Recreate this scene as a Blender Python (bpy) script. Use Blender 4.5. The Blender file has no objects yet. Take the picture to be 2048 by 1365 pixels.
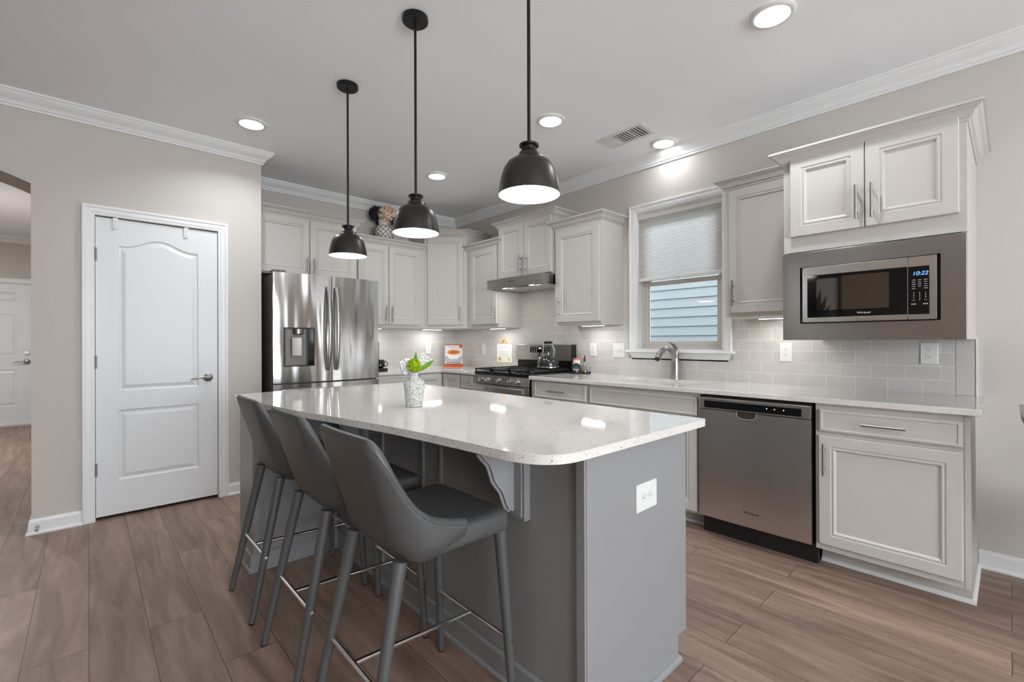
import bpy, bmesh, math, random
from mathutils import Vector, Matrix
from mathutils.geometry import tessellate_polygon
random.seed(7)
SC = bpy.context.scene
COL = SC.collection
PI = math.pi

# ------------------------------------------------------------------ camera
F_PX = 919.3
YAW, PITCH, ROLL, CAM_H = math.radians(42.67), 0.00111, -0.003457, 1.1945
hf = Vector((math.sin(YAW), math.cos(YAW), 0)); zv = Vector((0, 0, 1)); rr = Vector((math.cos(YAW), -math.sin(YAW), 0))
fwd = hf * math.cos(PITCH) + zv * math.sin(PITCH)
up0 = -hf * math.sin(PITCH) + zv * math.cos(PITCH)
cr = rr * math.cos(ROLL) + up0 * math.sin(ROLL)
cu = -rr * math.sin(ROLL) + up0 * math.cos(ROLL)
cam_d = bpy.data.cameras.new('camera'); cam = bpy.data.objects.new('camera', cam_d); COL.objects.link(cam)
cam_d.sensor_width = 36; cam_d.lens = F_PX / 2048 * 36; cam_d.clip_start = 0.05; cam_d.clip_end = 200
m = Matrix((cr, cu, -fwd)).transposed().to_4x4(); m.translation = Vector((0, 0, CAM_H)); cam.matrix_world = m
SC.camera = cam
# ------------------------------------------------------------------ view / world / daylight
vs = SC.view_settings
vs.view_transform = 'Standard'; vs.look = 'None'; vs.exposure = -0.07; vs.gamma = 1.0; vs.use_curve_mapping = False
cy = SC.cycles
cy.max_bounces = 10; cy.diffuse_bounces = 5; cy.glossy_bounces = 5; cy.transmission_bounces = 8; cy.transparent_max_bounces = 8
cy.sample_clamp_indirect = 6.0; cy.caustics_reflective = False; cy.caustics_refractive = False
cy.use_denoising = True
W = bpy.data.worlds.new('world'); SC.world = W; W.use_nodes = True
bg = W.node_tree.nodes['Background']; bg.inputs[0].default_value = (0.85, 0.93, 1.0, 1); bg.inputs[1].default_value = 10.5

def area_light(name, loc, size, sizey, power, direction, color=(1, 1, 1), shape='RECTANGLE', spread=PI):
    d = bpy.data.lights.new(name, 'AREA'); d.shape = shape; d.size = size
    if shape in ('RECTANGLE', 'ELLIPSE'): d.size_y = sizey
    d.energy = power; d.color = color; d.spread = spread
    o = bpy.data.objects.new(name, d); COL.objects.link(o); o.location = loc
    o.rotation_euler = Vector(direction).to_track_quat('-Z', 'Z' if abs(direction[2]) < .9 else 'Y').to_euler()
    return o
# added area light at the unseen rear window, fills the room from behind
L_REAR = area_light('rear_fill_light', (0.4, -3.62, 1.45), 3.2, 1.9, 75, (0, 1, 0), (0.90, 0.955, 1.0))
L_HALL = area_light('hall_ceiling_lamp', (-1.1, 7.2, 2.60), 0.32, 0.32, 45, (0, 0, -1), (.95, .975, 1), 'DISK')

# ------------------------------------------------------------------ constants
WX, BY, DY, CZ = 3.4564, 4.8025, 4.15, 2.74
ZT = 0.897          # worktop height
AX = 1.041          # alcove side
# ------------------------------------------------------------------ materials
def srgb(r, g, b):
    f = lambda c: (c / 255 / 12.92) if c / 255 <= .04045 else ((c / 255 + .055) / 1.055) ** 2.4
    return (f(r), f(g), f(b), 1)
def mat(name, col, rough=.5, metal=0, spec=.5, **kw):
    m = bpy.data.materials.new(name); m.use_nodes = True
    p = m.node_tree.nodes['Principled BSDF']
    p.inputs['Base Color'].default_value = col; p.inputs['Roughness'].default_value = rough
    p.inputs['Metallic'].default_value = metal; p.inputs['Specular IOR Level'].default_value = spec
    for k, v in kw.items(): p.inputs[k.replace('_', ' ')].default_value = v
    return m
def nd(m, t, **kw):
    n = m.node_tree.nodes.new(t)
    for k, v in kw.items(): setattr(n, k, v)
    return n
def lk(m, a, b): m.node_tree.links.new(a, b)
def PB(m): return m.node_tree.nodes['Principled BSDF']
def noise_bump(m, scale, strength, dist=.002, stretch=(1, 1, 1), detail=3, coord='Object'):
    tc = nd(m, 'ShaderNodeTexCoord'); mp = nd(m, 'ShaderNodeMapping'); mp.inputs['Scale'].default_value = stretch
    nz = nd(m, 'ShaderNodeTexNoise'); nz.inputs['Scale'].default_value = scale; nz.inputs['Detail'].default_value = detail
    bp = nd(m, 'ShaderNodeBump'); bp.inputs['Strength'].default_value = strength; bp.inputs['Distance'].default_value = dist
    lk(m, tc.outputs[coord], mp.inputs[0]); lk(m, mp.outputs[0], nz.inputs[0]); lk(m, nz.outputs[0], bp.inputs['Height'])
    lk(m, bp.outputs[0], PB(m).inputs['Normal']); return nz, bp
def emis(name, col, s):
    m = mat(name, (0, 0, 0, 1), .5); PB(m).inputs['Emission Color'].default_value = col; PB(m).inputs['Emission Strength'].default_value = s; return m

M = {}
M['wall'] = mat('wall_paint', srgb(199, 193, 186), .85); noise_bump(M['wall'], 220, .08, .001)
M['tan'] = mat('tan_living_room_paint', srgb(164, 148, 130), .85); noise_bump(M['tan'], 220, .08, .001)
M['ceil'] = mat('ceiling_paint', srgb(246, 247, 250), .9); noise_bump(M['ceil'], 180, .08, .001)
M['trim'] = mat('white_trim_paint', srgb(231, 231, 230), .38)
M['door'] = mat('white_door_paint', srgb(224, 225, 225), .42)
M['cab'] = mat('cabinet_paint', srgb(196, 191, 185), .40)
M['isl'] = mat('grey_island_paint', srgb(143, 143, 144), .34); noise_bump(M['isl'], 70, .02, .001)
M['black'] = mat('black_enamel', srgb(16, 15, 15), .25)
M['blackm'] = mat('black_matte', srgb(22, 21, 21), .55)
M['bglass'] = mat('black_glass', srgb(8, 8, 9), .06)
M['white'] = mat('white_plastic', srgb(222, 222, 219), .35)
M['chrome'] = mat('polished_chrome', (.82, .82, .82, 1), .12, 1)
M['nickel'] = mat('brushed_nickel', (.40, .385, .36, 1), .30, 1)
M['dark'] = mat('dark_slot', srgb(30, 29, 28), .6)
def steel(name, col, rough, wav, wscale=6, aniso=.75, rot=.25):
    m = mat(name, col, rough, 1)
    p = PB(m); p.inputs['Anisotropic'].default_value = aniso; p.inputs['Anisotropic Rotation'].default_value = rot
    t = nd(m, 'ShaderNodeTangent'); t.direction_type = 'RADIAL'; t.axis = 'Z'; lk(m, t.outputs[0], p.inputs['Tangent'])
    tc = nd(m, 'ShaderNodeTexCoord')
    mp = nd(m, 'ShaderNodeMapping'); mp.inputs['Scale'].default_value = (1, 1, .16)
    n1 = nd(m, 'ShaderNodeTexNoise'); n1.inputs['Scale'].default_value = wscale; n1.inputs['Detail'].default_value = 1.0
    b1 = nd(m, 'ShaderNodeBump'); b1.inputs['Strength'].default_value = wav; b1.inputs['Distance'].default_value = .02
    mp2 = nd(m, 'ShaderNodeMapping'); mp2.inputs['Scale'].default_value = (1, 1, 90)
    n2 = nd(m, 'ShaderNodeTexNoise'); n2.inputs['Scale'].default_value = 6; n2.inputs['Detail'].default_value = 2
    mr = nd(m, 'ShaderNodeMapRange'); mr.inputs[3].default_value = rough * .96; mr.inputs[4].default_value = rough * 1.05
    lk(m, tc.outputs['Object'], mp.inputs[0]); lk(m, mp.outputs[0], n1.inputs[0]); lk(m, n1.outputs[0], b1.inputs['Height']); lk(m, b1.outputs[0], p.inputs['Normal'])
    lk(m, tc.outputs['Object'], mp2.inputs[0]); lk(m, mp2.outputs[0], n2.inputs[0]); lk(m, n2.outputs[0], mr.inputs[0]); lk(m, mr.outputs[0], p.inputs['Roughness'])
    return m
M['steel'] = steel('brushed_steel', (.66, .65, .63, 1), .24, .55, 4)
M['fridge'] = steel('wavy_brushed_steel', (.62, .61, .595, 1), .16, .7, 7, .6)
M['steel_d'] = steel('dark_brushed_steel', (.42, .41, .39, 1), .30, .05)
M['steel_m'] = steel('microwave_steel', (.40, .39, .375, 1), .28, .12, 4)
M['hinge'] = mat('aged_hinge_metal', srgb(128, 126, 122), .45, .3)
M['steel_p'] = mat('satin_steel', (.46, .45, .43, 1), .36, 1)
M['fside'] = mat('dark_grey_side', srgb(104, 96, 88), .5)
M['vinyl'] = mat('grey_vinyl', srgb(80, 80, 80), .44); noise_bump(M['vinyl'], 420, .12, .0008)
M['stitch'] = mat('grey_thread', srgb(72, 72, 72), .8)
M['bronze'] = mat('dark_bronze', srgb(74, 71, 69), .36, .95)
M['rodm'] = mat('black_rod', srgb(22, 21, 21), .4, .3)
M['shade_in'] = mat('glowing_enamel_inside', srgb(250, 250, 248), .4); PB(M['shade_in']).inputs['Emission Color'].default_value = (1, .985, .96, 1); PB(M['shade_in']).inputs['Emission Strength'].default_value = 1.0  # lining emits by itself, imitating bulb light on the enamel
M['bulb'] = emis('bulb_glow', (1, .98, .95, 1), 14)
M['led'] = emis('led_lens', (1, .985, .96, 1), 9)
M['bar'] = emis('led_bar_lens', (1, .99, .97, 1), 6)
M['glass'] = mat('clear_glass', (1, 1, 1, 1), .0, 0, .5, Transmission_Weight=1.0, IOR=1.45)
g_ = bpy.data.materials.new('window_glass'); g_.use_nodes = True; gn = g_.node_tree; gn.nodes.remove(gn.nodes['Principled BSDF'])
gt = gn.nodes.new('ShaderNodeBsdfTransparent'); gt.inputs[0].default_value = (.93, .95, .95, 1); gg = gn.nodes.new('ShaderNodeBsdfGlossy'); gg.inputs['Roughness'].default_value = .01
gf = gn.nodes.new('ShaderNodeFresnel'); gf.inputs[0].default_value = 1.5; gm = gn.nodes.new('ShaderNodeMixShader')
gn.links.new(gf.outputs[0], gm.inputs[0]); gn.links.new(gt.outputs[0], gm.inputs[1]); gn.links.new(gg.outputs[0], gm.inputs[2]); gn.links.new(gm.outputs[0], gn.nodes['Material Output'].inputs[0]); M['pane'] = g_
M['frame'] = mat('window_vinyl', srgb(196, 189, 182), .45)

# quartz
def quartz():
    m = mat('speckled_quartz', srgb(216, 211, 204), .05); p = PB(m)
    tc = nd(m, 'ShaderNodeTexCoord')
    v = nd(m, 'ShaderNodeTexVoronoi'); v.inputs['Scale'].default_value = 110
    v2 = nd(m, 'ShaderNodeTexVoronoi'); v2.inputs['Scale'].default_value = 230
    nz = nd(m, 'ShaderNodeTexNoise'); nz.inputs['Scale'].default_value = 9; nz.inputs['Detail'].default_value = 5
    for x in (v, v2, nz): lk(m, tc.outputs['Object'], x.inputs[0])
    def specks(vn, rad, keep, seedc):
        lt = nd(m, 'ShaderNodeMath', operation='LESS_THAN'); lk(m, vn.outputs['Distance'], lt.inputs[0]); lt.inputs[1].default_value = rad
        sp = nd(m, 'ShaderNodeSeparateColor'); lk(m, vn.outputs['Color'], sp.inputs[0])
        g = nd(m, 'ShaderNodeMath', operation='GREATER_THAN'); lk(m, sp.outputs[seedc], g.inputs[0]); g.inputs[1].default_value = keep
        mu = nd(m, 'ShaderNodeMath', operation='MULTIPLY'); lk(m, lt.outputs[0], mu.inputs[0]); lk(m, g.outputs[0], mu.inputs[1]); return mu
    a = specks(v, .26, .90, 0); b = specks(v2, .34, .84, 1); c = specks(v2, .4, .93, 2)
    base = nd(m, 'ShaderNodeMix', data_type='RGBA'); base.inputs['A'].default_value = srgb(226, 222, 216); base.inputs['B'].default_value = srgb(217, 212, 206)
    lk(m, nz.outputs[0], base.inputs['Factor'])
    m1 = nd(m, 'ShaderNodeMix', data_type='RGBA'); lk(m, b.outputs[0], m1.inputs['Factor']); lk(m, base.outputs['Result'], m1.inputs['A']); m1.inputs['B'].default_value = srgb(168, 158, 148)
    m2 = nd(m, 'ShaderNodeMix', data_type='RGBA'); lk(m, a.outputs[0], m2.inputs['Factor']); lk(m, m1.outputs['Result'], m2.inputs['A']); m2.inputs['B'].default_value = srgb(112, 103, 94)
    m3 = nd(m, 'ShaderNodeMix', data_type='RGBA'); lk(m, c.outputs[0], m3.inputs['Factor']); lk(m, m2.outputs['Result'], m3.inputs['A']); m3.inputs['B'].default_value = srgb(236, 233, 228)
    lk(m, m3.outputs['Result'], p.inputs['Base Color']); p.inputs['Coat Weight'].default_value = .4; p.inputs['Coat Roughness'].default_value = .05
    return m
M['quartz'] = quartz()

def tile(name, axis):
    m = mat(name, srgb(196, 192, 188), .12); p = PB(m)
    g = nd(m, 'ShaderNodeNewGeometry'); s = nd(m, 'ShaderNodeSeparateXYZ'); lk(m, g.outputs['Position'], s.inputs[0])
    off = nd(m, 'ShaderNodeMath', operation='SUBTRACT'); lk(m, s.outputs[2], off.inputs[0]); off.inputs[1].default_value = ZT - .0015
    ux = nd(m, 'ShaderNodeMath', operation='ADD'); lk(m, s.outputs[axis], ux.inputs[0]); ux.inputs[1].default_value = 3.0 - (.190 if axis == 1 else .1)
    c = nd(m, 'ShaderNodeCombineXYZ'); lk(m, ux.outputs[0], c.inputs[0]); lk(m, off.outputs[0], c.inputs[1])
    b = nd(m, 'ShaderNodeTexBrick'); lk(m, c.outputs[0], b.inputs[0])
    b.inputs['Scale'].default_value = 1; b.inputs['Brick Width'].default_value = .1535; b.inputs['Row Height'].default_value = .0765
    b.inputs['Mortar Size'].default_value = .0016; b.inputs['Mortar Smooth'].default_value = .25
    b.inputs['Color1'].default_value = srgb(193, 189, 185); b.inputs['Color2'].default_value = srgb(199, 195, 191); b.inputs['Mortar'].default_value = srgb(226, 223, 219)
    lk(m, b.outputs['Color'], p.inputs['Base Color'])
    mr = nd(m, 'ShaderNodeMapRange'); lk(m, b.outputs['Fac'], mr.inputs[0]); mr.inputs[3].default_value = .13; mr.inputs[4].default_value = .7
    lk(m, mr.outputs[0], p.inputs['Roughness'])
    bp = nd(m, 'ShaderNodeBump'); bp.invert = True; bp.inputs['Strength'].default_value = .6; bp.inputs['Distance'].default_value = .0015
    nz = nd(m, 'ShaderNodeTexNoise'); nz.inputs['Scale'].default_value = 14; lk(m, g.outputs['Position'], nz.inputs[0])
    ad = nd(m, 'ShaderNodeMath', operation='MULTIPLY_ADD'); lk(m, nz.outputs[0], ad.inputs[0]); ad.inputs[1].default_value = .5; lk(m, b.outputs['Fac'], ad.inputs[2])
    lk(m, ad.outputs[0], bp.inputs['Height']); lk(m, bp.outputs[0], p.inputs['Normal']); return m
M['tile_y'] = tile('subway_tile', 1); M['tile_x'] = tile('subway_tile', 0)

def floor_mat():
    m = mat('wood_plank_floor', srgb(128, 103, 90), .38); p = PB(m)
    g = nd(m, 'ShaderNodeNewGeometry'); s = nd(m, 'ShaderNodeSeparateXYZ'); lk(m, g.outputs['Position'], s.inputs[0])
    c = nd(m, 'ShaderNodeCombineXYZ'); lk(m, s.outputs[1], c.inputs[0]); lk(m, s.outputs[0], c.inputs[1])
    b = nd(m, 'ShaderNodeTexBrick'); lk(m, c.outputs[0], b.inputs[0]); b.offset = .37; b.offset_frequency = 2
    b.inputs['Scale'].default_value = 1; b.inputs['Brick Width'].default_value = 1.22; b.inputs['Row Height'].default_value = .185
    b.inputs['Mortar Size'].default_value = .0014; b.inputs['Mortar Smooth'].default_value = .1
    b.inputs['Color1'].default_value = (0, 0, 0, 1); b.inputs['Color2'].default_value = (1, 1, 1, 1); b.inputs['Mortar'].default_value = (.5, .5, .5, 1); b.inputs['Bias'].default_value = 0
    # per-plank shift of the grain
    sep = nd(m, 'ShaderNodeSeparateColor'); lk(m, b.outputs['Color'], sep.inputs[0])
    sh = nd(m, 'ShaderNodeMath', operation='MULTIPLY'); lk(m, sep.outputs[0], sh.inputs[0]); sh.inputs[1].default_value = 37.0
    c2 = nd(m, 'ShaderNodeCombineXYZ'); lk(m, s.outputs[0], c2.inputs[0]); lk(m, s.outputs[1], c2.inputs[1]); lk(m, sh.outputs[0], c2.inputs[2])
    mp = nd(m, 'ShaderNodeMapping'); mp.inputs['Scale'].default_value = (9, 1.0, 1); lk(m, c2.outputs[0], mp.inputs[0])
    n1 = nd(m, 'ShaderNodeTexNoise'); n1.inputs['Scale'].default_value = 1.3; n1.inputs['Detail'].default_value = 6; n1.inputs['Distortion'].default_value = 1.3; lk(m, mp.outputs[0], n1.inputs[0])
    wv = nd(m, 'ShaderNodeTexNoise'); wv.inputs['Scale'].default_value = 22; wv.inputs['Detail'].default_value = 4; lk(m, mp.outputs[0], wv.inputs[0])
    r = nd(m, 'ShaderNodeValToRGB'); lk(m, n1.outputs[0], r.inputs[0])
    r.color_ramp.elements[0].position = .28; r.color_ramp.elements[0].color = srgb(116, 93, 80)
    r.color_ramp.elements[1].position = .72; r.color_ramp.elements[1].color = srgb(164, 137, 120)
    e = r.color_ramp.elements.new(.5); e.color = srgb(141, 116, 101)
    # tone per plank
    tn = nd(m, 'ShaderNodeMapRange'); lk(m, sep.outputs[0], tn.inputs[0]); tn.inputs[3].default_value = .88; tn.inputs[4].default_value = 1.10
    g2 = nd(m, 'ShaderNodeMapRange'); lk(m, wv.outputs[0], g2.inputs[0]); g2.inputs[1].default_value = .3; g2.inputs[2].default_value = .7; g2.inputs[3].default_value = .86; g2.inputs[4].default_value = 1.10
    mu = nd(m, 'ShaderNodeMath', operation='MULTIPLY'); lk(m, tn.outputs[0], mu.inputs[0]); lk(m, g2.outputs[0], mu.inputs[1])
    vm = nd(m, 'ShaderNodeVectorMath', operation='SCALE'); lk(m, r.outputs[0], vm.inputs[0]); lk(m, mu.outputs[0], vm.inputs['Scale'])
    mx = nd(m, 'ShaderNodeMix', data_type='RGBA'); lk(m, b.outputs['Fac'], mx.inputs['Factor']); lk(m, vm.outputs[0], mx.inputs['A']); mx.inputs['B'].default_value = srgb(70, 54, 47)
    lk(m, mx.outputs['Result'], p.inputs['Base Color'])
    rg = nd(m, 'ShaderNodeMapRange'); lk(m, wv.outputs[0], rg.inputs[0]); rg.inputs[3].default_value = .34; rg.inputs[4].default_value = .52; lk(m, rg.outputs[0], p.inputs['Roughness'])
    bp = nd(m, 'ShaderNodeBump'); bp.inputs['Strength'].default_value = .25; bp.inputs['Distance'].default_value = .001
    sb = nd(m, 'ShaderNodeMath', operation='SUBTRACT'); lk(m, wv.outputs[0], sb.inputs[0]); lk(m, b.outputs['Fac'], sb.inputs[1]); lk(m, sb.outputs[0], bp.inputs['Height']); lk(m, bp.outputs[0], p.inputs['Normal'])
    return m
M['floor'] = floor_mat()

# ------------------------------------------------------------------ mesh helpers
class Fr:
    """a face frame: origin, u along the face, z up, N outward"""
    def __init__(s, O, U, N): s.O = Vector(O); s.U = Vector(U).normalized(); s.N = Vector(N).normalized()
    def p(s, u, v, w): return s.O + s.U * u + Vector((0, 0, v)) + s.N * w
def frW(x, y0, z0): return Fr((x, y0, z0), (0, -1, 0), (-1, 0, 0))      # faces -X, u runs to -Y
def frB(x0, y, z0): return Fr((x0, y, z0), (1, 0, 0), (0, -1, 0))       # faces -Y, u runs to +X

class MB:
    def __init__(s): s.v = []; s.f = []; s.sm = []
    def add(s, vs, fs, smooth=False):
        b = len(s.v); s.v += [Vector(x) for x in vs]; s.f += [tuple(i + b for i in f) for f in fs]; s.sm += [smooth] * len(fs); return s
    def box(s, x0, x1, y0, y1, z0, z1):
        vs = [(x, y, z) for x in (x0, x1) for y in (y0, y1) for z in (z0, z1)]
        return s.add(vs, [(0, 1, 3, 2), (4, 6, 7, 5), (0, 4, 5, 1), (2, 3, 7, 6), (0, 2, 6, 4), (1, 5, 7, 3)])
    def fbox(s, fr, u0, u1, v0, v1, w0, w1):
        vs = [fr.p(u, v, w) for u in (u0, u1) for v in (v0, v1) for w in (w0, w1)]
        return s.add(vs, [(0, 1, 3, 2), (4, 6, 7, 5), (0, 4, 5, 1), (2, 3, 7, 6), (0, 2, 6, 4), (1, 5, 7, 3)])
    def loft(s, rings, closed=True, cap0=True, cap1=True, smooth=False):
        n = len(rings[0]); vs = [p for r in rings for p in r]; fs = []
        for i in range(len(rings) - 1):
            for j in range(n if closed else n - 1):
                a, b = i * n + j, i * n + (j + 1) % n; fs.append((a, b, b + n, a + n))
        s.add(vs, fs, smooth)
        if cap0: s.add(rings[0], [tuple(range(n))[::-1]])
        if cap1: s.add(rings[-1], [tuple(range(n))])
        return s
    def cyl(s, p0, p1, r0, r1=None, n=20, smooth=True, caps=True):
        r1 = r0 if r1 is None else r1; p0, p1 = Vector(p0), Vector(p1); d = (p1 - p0).normalized()
        a = d.orthogonal().normalized(); b = d.cross(a)
        R = lambda p, r: [p + (a * math.cos(t) + b * math.sin(t)) * r for t in [2 * PI * i / n for i in range(n)]]
        return s.loft([R(p0, r0), R(p1, r1)], smooth=smooth, cap0=caps, cap1=caps)
    def tube(s, pts, rad, n=12, smooth=True, closed=False, flat=None):
        pts = [Vector(p) for p in pts]; rings = []; L = len(pts)
        rad = rad if isinstance(rad, (list, tuple)) else [rad] * L
        t0 = (pts[1] - pts[0]).normalized(); a = t0.orthogonal().normalized()
        if flat is not None: a = (Vector(flat) - t0 * Vector(flat).dot(t0)).normalized()
        for i, p in enumerate(pts):
            t = (pts[(i + 1) % L] - pts[i - 1]) if (closed or 0 < i < L - 1) else ((pts[1] - pts[0]) if i == 0 else (pts[-1] - pts[-2]))
            t.normalize(); a = (a - t * a.dot(t)).normalized(); b = t.cross(a)
            rr_ = rad[i] if isinstance(rad[i], tuple) else (rad[i], rad[i])
            rings.append([p + a * math.cos(2 * PI * k / n) * rr_[0] + b * math.sin(2 * PI * k / n) * rr_[1] for k in range(n)])
        if closed: rings.append(rings[0]); return s.loft(rings, cap0=False, cap1=False, smooth=smooth)
        return s.loft(rings, smooth=smooth)
    def lathe(s, prof, c, n=40, smooth=True, cap0=True, cap1=True):
        c = Vector(c)
        return s.loft([[c + Vector((r * math.cos(2 * PI * k / n), r * math.sin(2 * PI * k / n), z)) for k in range(n)] for r, z in prof], cap0=cap0, cap1=cap1, smooth=smooth)
    def rects(s, fr, rings, back=0.0):
        """nested rectangles (u0,u1,v0,v1,w), first one closed at the back"""
        R = [[fr.p(u0, v0, w), fr.p(u1, v0, w), fr.p(u1, v1, w), fr.p(u0, v1, w)] for u0, u1, v0, v1, w in rings]
        return s.loft(R)
    def poly(s, fr, outer, holes=(), w0=0, w1=.02):
        """outline with holes in (u,v), thick from w0 to w1"""
        loops = [outer] + list(holes); flat = [p for l in loops for p in l]
        tris = tessellate_polygon([[Vector((p[0], p[1], 0)) for p in l] for l in loops])
        n = len(flat)
        vs = [fr.p(u, v, w1) for u, v in flat] + [fr.p(u, v, w0) for u, v in flat]
        fs = [tuple(t) for t in tris] + [tuple(i + n for i in t)[::-1] for t in tris]; b = 0
        for l in loops:
            for i in range(len(l)):
                j = (i + 1) % len(l); fs.append((b + i, b + j, b + j + n, b + i + n))
            b += len(l)
        return s.add(vs, fs)
    def sweep(s, path, prof, side=1, closed=False, z=0):
        P = [Vector((p[0], p[1])) for p in path]; n = len(P); R = []
        def nr(a, b): d = (b - a).normalized(); return Vector((d.y, -d.x)) * side
        for i in range(n):
            if closed: n1, n2 = nr(P[i - 1], P[i]), nr(P[i], P[(i + 1) % n])
            elif i == 0: n1 = n2 = nr(P[0], P[1])
            elif i == n - 1: n1 = n2 = nr(P[-2], P[-1])
            else: n1, n2 = nr(P[i - 1], P[i]), nr(P[i], P[i + 1])
            mi = (n1 + n2) / (1 + n1.dot(n2))
            R.append([Vector((P[i].x + mi.x * o, P[i].y + mi.y * o, z + h)) for o, h in prof])
        if closed: R.append(R[0])
        return s.loft(R, cap0=not closed, cap1=not closed)

def woff(o):
    v = Vector((0, 0, 0))
    while o is not None: v += o.location; o = o.parent
    return v
def build(name, mb, m, parent=None, bevel=0, loc=None, subsurf=0, angle=35, seg=2):
    me = bpy.data.meshes.new(name)
    off = Vector(loc) if (loc is not None and parent is None) else (woff(parent) if parent else Vector((0, 0, 0)))
    me.from_pydata([tuple(v - off) for v in mb.v], [], mb.f); me.validate()
    bm = bmesh.new(); bm.from_mesh(me); bmesh.ops.remove_doubles(bm, verts=bm.verts, dist=1e-6); bmesh.ops.recalc_face_normals(bm, faces=bm.faces)
    bm.to_mesh(me); bm.free()
    if any(mb.sm):
        for p in me.polygons: p.use_smooth = True
        try: me.set_sharp_from_angle(angle=math.radians(angle))
        except Exception: pass
    if m is not None: me.materials.append(m)
    o = bpy.data.objects.new(name, me); COL.objects.link(o)
    if parent: o.parent = parent
    elif loc is not None: o.location = loc
    if bevel:
        b = o.modifiers.new('bevel', 'BEVEL'); b.width = bevel; b.segments = seg; b.limit_method = 'ANGLE'; b.angle_limit = math.radians(40); b.harden_normals = False
    if subsurf:
        b = o.modifiers.new('sub', 'SUBSURF'); b.levels = subsurf; b.render_levels = subsurf
    return o
def tag(o, label, cat, group=None, kind=None):
    o['label'] = label
    if cat: o['category'] = cat
    if group: o['group'] = group
    if kind: o['kind'] = kind
    return o
def thing(name, label, cat, loc=(0, 0, 0), group=None):
    o = bpy.data.objects.new(name, None); COL.objects.link(o); o.location = loc; o.empty_display_size = .1
    return tag(o, label, cat, group)
def struct(name, mb, m, bevel=0, parent=None, **k):
    o = build(name, mb, m, parent, bevel, **k)
    if parent is None: o['kind'] = 'structure'
    return o
def copy_tree(o, parent=None):
    c = o.copy(); COL.objects.link(c)
    if parent is not None: c.parent = parent
    for ch in list(o.children): copy_tree(ch, c)
    return c
def text(s, size, fr, u, v, w, m, parent, name='lettering', shear=0, align='CENTER', depth=.0003):
    cu_ = bpy.data.curves.new(name, 'FONT'); cu_.body = s; cu_.size = size; cu_.extrude = depth; cu_.shear = shear; cu_.align_x = align; cu_.align_y = 'CENTER'
    cu_.materials.append(m); o = bpy.data.objects.new(name, cu_); COL.objects.link(o)
    R = Matrix((fr.U, Vector((0, 0, 1)), fr.N)).transposed().to_4x4()
    if fr.U.cross(Vector((0, 0, 1))).dot(fr.N) < 0: pass
    bpy.context.view_layer.update(); me = bpy.data.meshes.new_from_object(o.evaluated_get(bpy.context.evaluated_depsgraph_get()))
    bpy.data.objects.remove(o); R.translation = fr.p(u, v, w) - woff(parent); me.transform(R)
    if not me.materials: me.materials.append(m)
    o = bpy.data.objects.new(name, me); COL.objects.link(o); o.parent = parent
    return o
def rrect(u0, u1, v0, v1, r, n=6):
    out = []
    for cx, cy_, a in ((u1 - r, v1 - r, 0), (u0 + r, v1 - r, PI / 2), (u0 + r, v0 + r, PI), (u1 - r, v0 + r, 1.5 * PI)):
        out += [(cx + r * math.cos(a + k * PI / 2 / n), cy_ + r * math.sin(a + k * PI / 2 / n)) for k in range(n + 1)]
    return out

# ------------------------------------------------------------------ room shell
def wbox(name, *a, m=None): return struct(name, MB().box(*a), m or M['wall'])
wbox('floor', -3.2, 3.7, -3.75, 9.9, -.1, 0, m=M['floor'])
wbox('ceiling', -3.2, 3.7, -3.75, 9.9, CZ, CZ + .12, m=M['ceil'])
WY0, WY1, WZ0, WZ1 = 1.44, 2.168, 1.118, 2.282      # window opening in the right wall
frWall = Fr((WX, 0, 0), (0, 1, 0), (-1, 0, 0))
struct('wall_right', MB().poly(frWall, [(-3.6, 0), (BY + .15, 0), (BY + .15, CZ), (-3.6, CZ)], [[(WY0, WZ0), (WY0, WZ1), (WY1, WZ1), (WY1, WZ0)]], -.16, 0), M['wall'])
wbox('wall_back', AX - .14, WX, BY, BY + .14, 0, CZ)
wbox('wall_alcove', AX - .14, AX, DY + .12, BY, 0, CZ)
arc = []
hw, th = .67, math.radians(23.5); R_ = hw / math.sin(th); cx = -.263 - hw
for k in range(25):
    a = -th + 2 * th * k / 24
    arc.append((cx + R_ * math.sin(a), 2.195 + R_ * (math.cos(a) - math.cos(th))))
frD = Fr((0, DY, 0), (1, 0, 0), (0, -1, 0))
outl = [(-3.2, 0), (cx - hw, 0)] + arc + [(-.263, 0), (.033, 0), (.033, 2.052), (.737, 2.052), (.737, 0), (AX, 0), (AX, CZ), (-3.2, CZ)]
struct('wall_pantry', MB().poly(frD, outl, (), -.34, 0), M['wall'])
wbox('wall_closet', -.263, AX - .14, DY + .34, DY + .45, 0, CZ)
wbox('wall_hall', -.263, -.14, DY + .45, 9.772, 0, CZ)
wbox('wall_hall_left', -1.9, -1.78, DY + .34, 9.772, 0, CZ)
wbox('wall_entry', -1.9, -.14, 9.772, 9.9, 0, CZ)
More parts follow.
